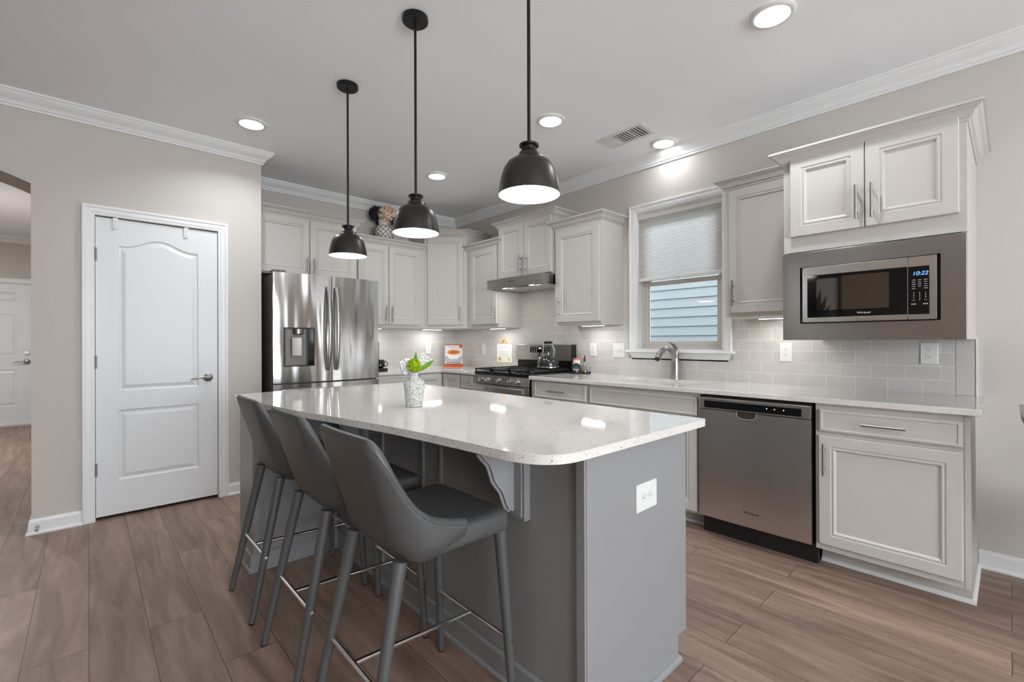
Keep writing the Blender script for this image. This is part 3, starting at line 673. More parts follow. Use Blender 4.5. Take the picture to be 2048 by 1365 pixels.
frP = Fr((WX - .008, 0, 0), (0, -1, 0), (-1, 0, 0))
plate(frP, -.346, -.270, 1.061, 1.182, 'O', 'white duplex outlet on the tile right under the microwave corner, nearest the worktop end')
plate(frP, -1.062, -.988, 1.053, 1.180, 'O', 'white duplex outlet on the tile just right of the window trim')
plate(frP, -2.408, -2.288, 1.050, 1.176, 'S', 'square white double toggle switch plate left of the window sill')
plate(frP, -2.664, -2.590, 1.056, 1.180, 'O', 'white duplex outlet between the range and the switch plate')
plate(frP, -4.275, -4.201, 1.051, 1.175, 'R', 'white rocker switch on the tile between cookbook and paper sheet')
plate(Fr((0, BY - .008, 0), (1, 0, 0), (0, -1, 0)), 2.996, 3.073, 1.049, 1.177, 'O', 'white outlet on the back wall tile left of the cookbook')

# ------------------------------------------------------------------ under-cabinet led bars
def led_bar(c, L, along, label):
    x, y, z = c
    t = thing('led_light_bar', label, 'light', c, 'led bars under the wall cabinets')
    dx, dy = (L / 2, .014) if along == 'x' else (.014, L / 2)
    build('housing', MB().box(x - dx, x + dx, y - dy, y + dy, z - .008, z), M['white'], t, .001)
    build('lens', MB().box(x - dx + .006, x + dx - .006, y - dy + .004, y + dy - .004, z - .011, z - .0081), M['bar'], t)
    area_light('led_bar_lamp', (x, y, z - .014), L if along == 'x' else .02, .02 if along == 'x' else L, 1.1, (0, 0, -1), (1, .995, .985))
led_bar((3.29, 2.510, 1.339), .24, 'y', 'lit led bar under the cabinet left of the window')
led_bar((3.29, 1.020, 1.347), .24, 'y', 'lit led bar under the cabinet right of the window')
led_bar((3.29, 3.800, 1.342), .24, 'y', 'lit led bar under the narrow cabinet beside the hood')
led_bar((3.000, 4.650, 1.344), .26, 'x', 'lit led bar under the diagonal corner cabinet')
led_bar((2.230, 4.650, 1.345), .24, 'x', 'lit led bar under the cabinet beside the refrigerator')

# ------------------------------------------------------------------ microwave
t = thing('microwave', 'built-in stainless microwave in a wide steel trim frame', 'microwave', (WX, .471, 1.198))
fM = frW(XM, .8185, 0)          # u = .8185 - y
def um(y): return .8185 - y
build('oven_body', MB().box(XM + .012, WX - .01, .215, .727, 1.285, 1.565), M['blackm'], t)
build('trim_frame', MB().poly(fM, [(0, 1.197), (um(.1235), 1.197), (um(.1235), 1.648), (0, 1.648)], [[(um(.738), 1.281), (um(.738), 1.570), (um(.204), 1.570), (um(.204), 1.281)]], .002, .022), M['steel_m'], t, .0015)
build('recess', MB().poly(fM, [(um(.7375), 1.2815), (um(.2045), 1.2815), (um(.2045), 1.5695), (um(.7375), 1.5695)], (), -.0115, -.006), M['blackm'], t)
ds = build('door', MB().poly(fM, rrect(um(.726), um(.3125), 1.287, 1.566, .006, 3), [rrect(um(.704), um(.3120) - .002, 1.310, 1.524, .003, 3)[::-1]], .002, .028), M['steel'], t, .001)
mglass = mat('smoked_glass', srgb(34, 24, 18), .03, 0, .9); PB(mglass).inputs['Coat Weight'].default_value = 1; PB(mglass).inputs['Coat IOR'].default_value = 2.0; PB(mglass).inputs['Coat Roughness'].default_value = .02
build('door_glass', MB().fbox(fM, um(.704), um(.3142), 1.3105, 1.5235, .004, .0275), M['bglass'], t)
build('viewing_window', MB().fbox(fM, um(.664), um(.378), 1.346, 1.510, .0276, .0280), mglass, ds)
pn = build('control_panel', MB().fbox(fM, um(.311), um(.216), 1.287, 1.566, .002, .028), M['steel'], t, .001)
build('control_glass', MB().fbox(fM, um(.3105), um(.240), 1.3095, 1.5225, .0282, .0292), M['bglass'], pn)
blue = emis('blue_display', (.12, .35, 1, 1), 2.5); lettr = mat('printed_legend', srgb(170, 175, 182), .5)
def tm(s_, size, y, z, w, m_, par, nm='lettering', sh_=0): return text(s_, size, fM, um(y), z, w, m_, par, nm, sh_)
tm('10:22', .024, .271, 1.490, .0293, blue, pn, 'clock_digits', .25)
q = MB()
for i, yy in enumerate((.292, .272, .252)):
    for k in range(5):
        z = 1.462 - k * .0095
        if i == 1 and k == 4: continue
        ww = random.uniform(.005, .0075)
        q.fbox(fM, um(yy) - ww, um(yy) + ww, z - .0012, z + .0012, .0292, .0295)
    for k in range(4):
        if k == 3 and i != 1: continue
        z = 1.404 - k * .010; q.fbox(fM, um(yy) - .0014, um(yy) + .0014, z - .0024, z + .0024, .0292, .0295)
    q.fbox(fM, um(yy) - .005, um(yy) + .005, 1.3712, 1.3728, .0292, .0295) if i != 1 else None
for yy in (.292, .252):
    for k in range(3): q.fbox(fM, um(yy) - .008 + k * .0056, um(yy) - .0045 + k * .0056, 1.352, 1.358, .0292, .0295)
build('key_legends', q, lettr, pn)
tm('Whirlpool', .0125, .472, 1.3265, .0280, mat('silver_logo', srgb(215, 215, 215), .4), ds, 'logo')
build('door_edge_strip', MB().fbox(fM, um(.3116), um(.3112), 1.312, 1.522, .0282, .0290), emis('blue_edge', (.05, .25, .7, 1), .5), pn)

# ------------------------------------------------------------------ dishwasher
t = thing('dishwasher', 'stainless dishwasher with black control strip and pocket handle', 'dishwasher', (2.8, 1.01, 0))
fD = frW(2.808, 1.3105, 0); DWW = 1.3105 - .7105
build('tub', MB().box(2.812, WX - .02, .712, 1.309, .115, .858), M['blackm'], t)
build('toe_panel', MB().box(2.865, 2.90, .702, 1.320, .0, .114), M['blackm'], t)
rows = []
for v, w in ((.118, .014), (.122, .018), (.30, .0195), (.60, .0195), (.762, .018), (.775, .018)):
    rows.append([fD.p(u, v, w + .004 * (1 - ((u - DWW / 2) / (DWW / 2)) ** 2)) for u in [DWW * k / 24 for k in range(25)]])
mb = MB(); nn = 25
mb.add([p for r in rows for p in r], [(i * nn + j, i * nn + j + 1, (i + 1) * nn + j + 1, (i + 1) * nn + j) for i in range(5) for j in range(24)], True)
mb.fbox(fD, 0, DWW, .118, .775, -.003, .0135)
dd = build('door_panel', mb, M['steel'], t)
build('control_console', MB().fbox(fD, 0, DWW, .779, .848, -.003, .020), M['steel'], t, .003)
cg = build('control_strip', MB().fbox(fD, .030, DWW - .045, .787, .830, .0203, .0210), M['bglass'], t)
lt = emis('indicator_lamp', (.9, .95, 1, 1), 5); q = MB()
for u in (.385, .425, .470): q.cyl(fD.p(u, .813, .0208), fD.p(u, .813, .0218), .0022, n=10)
build('indicators', q, lt, cg)
q = MB()
for k in range(12): q.fbox(fD, .035 + k * .011, .041 + k * .011, .8345, .8375, .0200, .0206)
build('vent_slots', q, M['dark'], t)
# pocket handle
pu, pv = .277, .767
ring = [fD.p(pu + x, pv + y, .0245) for x, y in [(-.055, .010), (-.052, -.010), (-.038, -.024), (-.015, -.029), (.015, -.029), (.038, -.024), (.052, -.010), (.055, .010)]]
hq = build('pocket_handle', MB().tube(ring, .003, 10), M['steel_p'], t)
sh_ = [(-.052, .010), (-.049, -.009), (-.036, -.021), (-.014, -.026), (.014, -.026), (.036, -.021), (.049, -.009), (.052, .010)]
build('pocket_recess', MB().poly(fD, [(pu + x, pv + y) for x, y in sh_], (), .0215, .0242), mat('recess_grey', srgb(82, 77, 72), .35, .6), hq)
text('Whirlpool', .020, fD, DWW / 2, .203, .0238, mat('dark_logo', srgb(40, 38, 36), .5), dd, 'logo')

# ------------------------------------------------------------------ range
RY1, RY0 = 3.597, 2.823
t = thing('gas_range', 'stainless gas range with black cooktop and five front knobs', 'range', (3.1, 3.21, 0))
fG = frW(2.812, RY1, 0); RW = RY1 - RY0
build('body', MB().box(2.830, 3.43, RY0 + .002, RY1 - .002, .03, .874), M['black'], t, .002)
build('cooktop', MB().box(2.812, 3.40, RY0, RY1, .8745, .908), M['black'], t, .005)
cp = build('knob_panel', MB().loft([[fG.p(u, .795, -.017), fG.p(u, .873, -.017), fG.p(u, .873, .000), fG.p(u, .795, .014)] for u in (.002, RW - .002)]), M['steel_d'], t, .002)
mk = M['chrome']
for y in (3.483, 3.384, 3.231, 3.073, 2.974):
    u = RY1 - y
    mb = MB().cyl(fG.p(u, .833, .006), fG.p(u, .833, .018), .0270, .0260, 24); mb.cyl(fG.p(u, .833, .018), fG.p(u, .833, .034), .0215, .0200, 24)
    kb = build('knob', mb, M['steel'], t); build('grip', MB().fbox(fG, u - .004, u + .004, .817, .849, .034, .046), mk, kb, .0015)
od = build('oven_door', MB().fbox(fG, .004, RW - .004, .19, .788, -.017, .010), M['steel_d'], t, .003)
build('oven_window', MB().fbox(fG, .12, RW - .12, .33, .60, .0102, .0115), M['bglass'], od)
hb = MB().fbox(fG, .03, RW - .03, .728, .778, .040, .060)
ohd = build('handle', hb, M['steel'], od, .008, seg=3)
q = MB(); q.fbox(fG, .05, .08, .735, .770, .0102, .0405); build('handle_post', q, M['steel'], od); q = MB(); q.fbox(fG, RW - .08, RW - .05, .735, .770, .0102, .0405); build('handle_post', q, M['steel'], od)
build('storage_drawer', MB().fbox(fG, .004, RW - .004, .05, .183, -.017, .008), M['steel_d'], t, .003)
# grates: three cast-iron sections, each a joined lattice
mgr = mat('cast_iron', srgb(34, 33, 32), .45, .2)
for k in range(3):
    y0 = RY0 + .012 + k * .2505; y1 = y0 + .247; mb = MB(); x0, x1 = 2.805, 3.365; zg = .936
    for a, b, c, d in ((x0, x1, y0, y0 + .012), (x0, x1, y1 - .012, y1), (x0, x0 + .014, y0, y1), (x1 - .014, x1, y0, y1), ((x0 + x1) / 2 - .006, (x0 + x1) / 2 + .006, y0, y1)): mb.box(a, b, c, d, zg - .014, zg)
    for cxg in (x0 + .15, x1 - .15):
        for an in range(4):
            an = an * PI / 2 + PI / 4; e = Vector((cxg, (y0 + y1) / 2, zg - .006))
            mb.tube([e + Vector((math.cos(an), math.sin(an), 0)) * .03, e + Vector((math.cos(an) * 1.05, math.sin(an) * .85, 0)) * .14], .0055, 6)
        mb.box(cxg - .15, cxg - .03, (y0 + y1) / 2 - .005, (y0 + y1) / 2 + .005, zg - .013, zg); mb.box(cxg + .03, cxg + .15, (y0 + y1) / 2 - .005, (y0 + y1) / 2 + .005, zg - .013, zg)
    for a in (x0 + .005, x1 - .015):
        for c in (y0 + .002, y1 - .012): mb.box(a, a + .01, c, c + .01, .9082, zg - .01)
    build('grate', mb, mgr, t)
for (bx_, by_) in ((2.955, 2.96), (3.215, 2.96), (2.955, 3.46), (3.215, 3.46), (3.085, 3.21)):
    build('burner', MB().lathe([(.045, 0), (.045, .008), (.030, .010), (.030, .016), (.0, .017)], (bx_, by_, .9085), 24, cap1=False), M['blackm'], t)
bg_ = build('backguard', MB().loft([[Vector((x, y, z)) for x, z in ((3.385, 1.003), (3.392, 1.163), (WX - .010, 1.163), (WX - .010, 1.003))] for y in (RY0 + .022, RY1 + .012)]), M['steel_d'], t, .003)
build('backguard_riser', MB().box(3.40, WX - .010, RY0 + .01, RY1, .905, 1.0025), M['black'], t, .004)
build('backguard_end', MB().box(3.388, WX - .010, RY0 + .004, RY0 + .0215, .92, 1.163), M['blackm'], t, .002)
fB2 = frW(3.3875, RY1 + .012, 0)
dp = build('display_panel', MB().add([Vector((3.3835 + (z - 1.003) * .04375, y, z)) for z in (1.082, 1.140) for y in (3.395, 3.125)] + [Vector((3.3925 + (z - 1.003) * .04375, y, z)) for z in (1.082, 1.140) for y in (3.395, 3.125)],
      [(0, 1, 3, 2), (4, 6, 7, 5), (0, 2, 6, 4), (1, 5, 7, 3), (0, 4, 5, 1), (2, 3, 7, 6)]), M['bglass'], bg_)
q = MB()
for yy in (3.365, 3.335, 3.305, 3.20, 3.17, 3.142):
    for z in (1.092, 1.110, 1.129): q.box(3.3834 + (z - 1.003) * .04375 - .0008, 3.3834 + (z - 1.003) * .04375, yy - .006, yy + .006, z - .002, z + .002)
q.box(3.3870, 3.3880, 3.235, 3.275, 1.118, 1.131)
build('display_legends', q, emis('white_legend', (.9, .95, 1, 1), .8), bg_)
# kettle
t = thing('tea_kettle', 'dark glossy speckled tea kettle with chrome handle on the rear right burner grate', 'kettle', (3.20, 2.965, .9365))
mke = mat('smoked_enamel', srgb(58, 61, 60), .14, .5)
K = Vector((3.20, 2.965, .9365))
build('body', MB().lathe([(.088, 0), (.101, .004), (.105, .018), (.102, .024), (.104, .045), (.101, .068), (.090, .089), (.072, .103), (.055, .109), (.050, .1095)], K, 48), mke, t)
build('base_band', MB().lathe([(.1055, .010), (.1085, .013), (.1085, .020), (.1050, .0225)], K, 48, cap0=False, cap1=False), M['chrome'], t)
ld = build('lid', MB().lathe([(.052, .110), (.050, .117), (.036, .126), (.012, .131), (.0, .132)], K, 36, cap1=False), mke, t)
build('lid_knob', MB().lathe([(.006, .1315), (.006, .138), (.013, .143), (.012, .151), (.004, .154)], K, 20), M['chrome'], ld)
Ya = Vector((0, 1, 0))
hd = [K + Ya * s_ + Vector((0, 0, z)) for s_, z in ((-.062, .100), (-.068, .130), (-.078, .160), (-.074, .190), (-.056, .222), (-.046, .244))]
build('handle_arm', MB().tube(hd, [(.006, .010)] * len(hd), 10, flat=(1, 0, 0)), M['chrome'], t)
hd = [K + Ya * s_ + Vector((0, 0, z)) for s_, z in ((.060, .100), (.066, .130), (.068, .165), (.058, .205), (.048, .244))]
build('handle_arm', MB().tube(hd, [(.006, .010)] * len(hd), 10, flat=(1, 0, 0)), M['chrome'], t)
build('grip', MB().tube([K + Vector((0, -.046, .246)), K + Vector((0, -.036, .249)), K + Vector((0, .038, .249)), K + Vector((0, .050, .246))], [.010, .013, .013, .010], 14), M['blackm'], t)
sp = build('spout', MB().tube([K + Vector((-.005, .080, .075)), K + Vector((-.01, .108, .095)), K + Vector((-.015, .122, .108))], [.016, .012, .009], 14), M['nickel'], t)
build('spout_cap', MB().tube([K + Vector((-.015, .121, .107)), K + Vector((-.012, .112, .125)), K + Vector((-.01, .104, .150))], [.010, .006, .007], 12), M['blackm'], t)
# hood
t = thing('range_hood', 'slim stainless under-cabinet range hood with two lit lamps', 'range hood', (3.2, 3.215, 1.72))
HX = 2.975; HY0, HY1 = 2.8335, 3.597
prof = [(HX, 1.722), (HX, 1.811), (WX - .009, 1.811), (WX - .009, 1.665), (3.40, 1.665)]
hm = MB().loft([[Vector((x, y, z)) for x, z in ((HX, 1.728), (HX, 1.811), (WX - .009, 1.811), (WX - .009, 1.742))] for y in (HY0, HY1)])
hood = build('canopy', hm, M['steel_d'], t, .0015)
build('canopy_rim', MB().poly(fz, [(HX, HY0), (WX - .009, HY0), (WX - .009, HY1), (HX, HY1)], [[(HX + .016, HY0 + .016), (HX + .016, HY1 - .016), (WX - .025, HY1 - .016), (WX - .025, HY0 + .016)]], 1.715, 1.7278), M['steel_d'], t, .001)
for y0, y1 in ((HY0 + .02, 3.213), (3.217, HY1 - .02)): build('grease_filter', MB().box(HX + .11, WX - .03, y0, y1, 1.7205, 1.7262), M['steel'], t, .0015)
for y in (3.03, 3.40):
    lm = build('hood_lamp', MB().cyl((HX + .062, y, 1.7279), (HX + .062, y, 1.722), .030, n=24), M['led'], t)
    area_light('hood_lamp_light', (HX + .062, y, 1.716), .05, .05, 1.2, (.15, 0, -1), (1, .97, .92), 'DISK')
q = MB()
for k in range(4): q.cyl((HX - .0002, 3.265 - k * .018, 1.770), (HX - .0025, 3.265 - k * .018, 1.770), .0045, n=12)
build('buttons', q, M['blackm'], t)

# ------------------------------------------------------------------ refrigerator
t = thing('refrigerator', 'stainless french-door refrigerator with water dispenser and bottom freezer', 'refrigerator', (1.545, 4.35, 0))
FX0, FX1, FS = 1.090, 1.997, 1.553
build('body', MB().box(FX0 + .012, FX1 - .005, 4.045, 4.77, .015, 1.752), M['fside'], t, .004)
def fdoor(x0, x1, z0, z1, name='door', hole=None, bulge=.012):
    cxd, hwid = (x0 + x1) / 2, (x1 - x0) / 2
    def yf(x):
        g = (FX0 + FX1) / 2; q_ = ((x - g) / ((FX1 - FX0) / 2)); return 4.012 - .022 * (1 - q_ * q_)
    xs = [x0 + (x1 - x0) * k / 20 for k in range(21)]
    mb = MB(); 
    def rowpts(z): return [Vector((x, yf(x), z)) for x in xs]
    if hole:
        hx0, hx1, hz0, hz1 = hole
        xs = sorted(set([x0, x1, hx0, hx1] + [x0 + (x1 - x0) * k / 20 for k in range(21)])); xs = [x for i, x in enumerate(xs) if i == 0 or x - xs[i - 1] > 1e-4]
        zs_ = [z0, hz0, hz1, z1]; nx = len(xs)
        vs = [Vector((x, yf(x), z)) for z in zs_ for x in xs]; fs = []
        for i in range(3):
            for j in range(nx - 1):
                mid = (xs[j] + xs[j + 1]) / 2
                if i == 1 and hx0 < mid < hx1: continue
                fs.append((i * nx + j, i * nx + j + 1, (i + 1) * nx + j + 1, (i + 1) * nx + j))
        mb.add(vs, fs, True)
    else:
        vs = [Vector((x, yf(x), z)) for z in (z0, z1) for x in xs]; nx = len(xs)
        mb.add(vs, [(j, j + 1, nx + j + 1, nx + j) for j in range(nx - 1)], True)
    # back and edges
    nx = len(xs); vs = [Vector((x, yf(x), z)) for z in (z0, z1) for x in xs] + [Vector((x, 4.042, z)) for z in (z0, z1) for x in xs]
    fs = [(j, j + 1, 2 * nx + j + 1, 2 * nx + j) for j in range(nx - 1)] + [(nx + j, nx + j + 1, 3 * nx + j + 1, 3 * nx + j) for j in range(nx - 1)]
    fs += [(0, nx, 3 * nx, 2 * nx), (nx - 1, 2 * nx - 1, 4 * nx - 1, 3 * nx - 1)]
    mb.add(vs, fs)
    return build(name, mb, M['fridge'], t, angle=50), yf
HOLE = (1.172, 1.404, .998, 1.312)
dl, yf = fdoor(FX0, FS - .003, .862, 1.765, hole=HOLE)
dr, _ = fdoor(FS + .003, FX1, .862, 1.765)
fzr, _ = fdoor(FX0, FX1, .09, .848, 'freezer_drawer')
build('plinth', MB().box(FX0 + .01, FX1 - .01, 4.05, 4.20, 0, .085), M['blackm'], t)
build('top_hinge_cover', MB().box(FX0 + .005, FX0 + .10, 4.02, 4.12, 1.7665, 1.785), M['fside'], t, .003)
# dispenser recess
hx0, hx1, hz0, hz1 = HOLE
disp = build('dispenser', MB().add([Vector(p) for p in ((hx0, 3.994, hz0), (hx1, 3.990, hz0), (hx1, 3.990, hz1), (hx0, 3.994, hz1), (hx0 + .004, 4.040, hz0 + .004), (hx1 - .004, 4.040, hz0 + .004), (hx1 - .004, 4.040, hz1 - .004), (hx0 + .004, 4.040, hz1 - .004))],
     [(0, 1, 5, 4), (1, 2, 6, 5), (2, 3, 7, 6), (3, 0, 4, 7), (4, 5, 6, 7)]), mat('dispenser_grey', srgb(120, 117, 112), .35, .6), dl)
frd = frB(0, 3.992, 0)
build('dispenser_bezel', MB().poly(frd, [(hx0 - .004, hz0 - .004), (hx1 + .004, hz0 - .004), (hx1 + .004, hz1 + .004), (hx0 - .004, hz1 + .004)], [[(hx0 + .004, hz0 + .004), (hx0 + .004, hz1 - .004), (hx1 - .004, hz1 - .004), (hx1 - .004, hz0 + .004)]], -.006, .003), M['blackm'], dl)
build('control_strip', MB().box(hx1 - .052, hx1 - .004, 3.992, 4.039, hz0 + .004, hz1 - .004), M['bglass'], dl)
build('nozzle_housing', MB().lathe([(.030, 0), (.040, .010), (.042, .048)], ((hx0 + hx1) / 2 - .005, 4.020, hz1 - .056), 24), M['steel_d'], dl)
build('dispenser_paddle', MB().box(1.232, 1.312, 4.010, 4.022, 1.080, 1.235), M['chrome'], dl, .004)
for xh, dpar in ((FS - .036, dl), (FS + .036, dr)):
    pts = []
    for k in range(17):
        s_ = k / 16; pts.append((xh + (.010 if xh > FS else -.010) * 0, yf(xh) - .012 - .052 * math.sin(PI * s_) ** .7, .955 + .715 * s_))
    build('handle', MB().tube(pts, [(.0145, .009)] * 17, 16, flat=(1, 0, 0)), M['steel_p'], dpar)
pts = [(FX0 + .06 + (FX1 - FX0 - .12) * k / 14, yf(FX0 + .06 + (FX1 - FX0 - .12) * k / 14) - .012 - .045 * math.sin(PI * k / 14) ** .6, .79) for k in range(15)]
build('handle', MB().tube(pts, [(.009, .015)] * 15, 12, flat=(0, 1, 0)), M['steel_p'], fzr)

# ------------------------------------------------------------------ island
t = thing('kitchen_island', 'grey painted kitchen island base with overhang brackets', 'island', (1.38, 1.8, 0))
IX0, IX1, IY0, IY1 = 1.078, 1.690, .850, 2.95; ZI = ZT - .026
build('cabinet_body', MB().box(IX0 + .004, IX1 - .02, IY0 + .02, IY1 - .002, .0, ZI - .0005) if False else MB().loft([[Vector((x, y, z)) for x, z in ((IX0 + .004, 0), (IX1 - .075, 0), (IX1 - .075, .088), (IX1 - .02, .088), (IX1 - .02, ZI), (IX0 + .004, ZI))] for y in (IY0 + .0195, IY1)]), M['isl'], t)
build('end_panel', MB().poly(frB(0, IY0, 0), [(IX0, 0), (IX1 - .061, 0), (IX1 - .061, .086), (IX1, .086), (IX1, ZI), (IX0, ZI)], (), -.019, 0), M['isl'], t, .0012)
build('corner_stile', MB().box(IX0 - .003, IX0 + .022, IY0 - .005, IY0 + .0, .0, ZI), M['isl'], t, .0015)
build('corner_stile', MB().box(IX0 - .010, IX0 + .0035, IY0 - .002, IY0 + .030, .0, ZI), M['isl'], t, .0015)
fI2 = Fr((IX1 - .019, IY0 + .02, 0), (0, 1, 0), (1, 0, 0))
for k in range(4): cab_door(fI2, .008 + k * .52, .520 + k * .52, .105, .845, t, (.45 + k * .52, .66, .82), M['isl'])
# far wing under the overhang
build('end_column', MB().box(.628, IX0 - .002, 2.680, 2.948, .0, ZI), M['isl'], t, .002)
build('column_stile', MB().box(.632, .660, 2.674, 2.6795, .0, ZI), M['isl'], t, .001)
for y in (1.605, 1.745, 2.12): build('batten', MB().box(IX0 - .008, IX0 + .0035, y - .009, y + .009, .095, ZI), M['isl'], t, .002)
qr = [(0, 0), (.018, 0), (.016, .010), (.010, .017), (0, .020)]
build('shoe_moulding', MB().sweep([(IX1 - .062, IY0), (IX0, IY0)], qr, -1), M['isl'], t)
bprof = [(0, 0), (.022, 0), (.022, .010), (.014, .018), (.012, .085), (.004, .095), (0, .095)]
build('base_moulding', MB().sweep([(IX0 + .003, IY0 + .04), (IX0 + .003, 2.679), (.628, 2.679), (.628, 2.948)], bprof, -1), M['isl'], t)
cprof = [(.893 - .04, ZI - .0008), (.905, .840), (.923, .818), (.944, .797), (.956, .768), (.965, .742), (.980, .721), (.997, .701), (1.008, .676), (1.016, .654), (1.026, .637), (1.041, .627), (1.0535, .624), (1.0535, ZI - .0008)]
def corbel(yc):
    th_ = .030
    frc = Fr((0, yc, 0), (1, 0, 0), (0, -1, 0))
    c = build('corbel', MB().poly(frc, cprof, (), -th_ / 2, th_ / 2), M['isl'], t, .0015)
    edge = [frc.p(u, v, 0) for u, v in cprof[:-2]]
    build('corbel_bead', MB().tube([p + Vector((-.002, 0, -.001)) for p in edge[1:]], .006, 8), M['isl'], c)
    pl = build('corbel_plate', MB().box(1.054, 1.0815, yc - .060, yc + .060, .600, ZI), M['isl'], t, .002)
    build('plate_bead', MB().box(1.048, 1.0535, yc - .050, yc + .050, .612, ZI), M['isl'], pl, .002)
corbel(1.145); corbel(2.345)
plate(Fr((0, IY0, 0), (1, 0, 0), (0, -1, 0)), 1.342, 1.469, .618, .712, 'H', 'white outlet mounted sideways on the grey island end panel')
# top
edge = [(.600, 2.90), (.608, 2.70), (.622, 2.50), (.640, 2.30), (.662, 2.12), (.686, 2.00), (.708, 1.89), (.738, 1.716), (.765, 1.57), (.787, 1.423), (.803, 1.29), (.815, 1.166), (.824, 1.06), (.831, .953),
        (.838, .905), (.852, .865), (.872, .833), (.900, .808), (.935, .793), (.98, .787), (1.10, .785)]
def catmull(P, n=5):
    out = []
    for i in range(len(P) - 1):
        p0_, p1_, p2_, p3_ = P[max(i - 1, 0)], P[i], P[i + 1], P[min(i + 2, len(P) - 1)]
        for k in range(n):
            t_ = k / n
            out.append(tuple(.5 * ((2 * p1_[a]) + (-p0_[a] + p2_[a]) * t_ + (2 * p0_[a] - 5 * p1_[a] + 4 * p2_[a] - p3_[a]) * t_ ** 2 + (-p0_[a] + 3 * p1_[a] - 3 * p2_[a] + p3_[a]) * t_ ** 3) for a in (0, 1)))
    return out + [P[-1]]
edge = catmull(edge, 5)
outer = [(.665, 3.020), (.632, 3.008), (.610, 2.980), (.600, 2.945)] + edge + [(1.715, .785), (1.728, .789), (1.735, .800), (1.735, 3.010), (1.725, 3.020)]
slab('island_countertop', outer, [], ZT - .026, ZT, 'large pale speckled quartz island top with a bowed seating edge', 'countertop', (1.2, 1.9, ZT), .006)

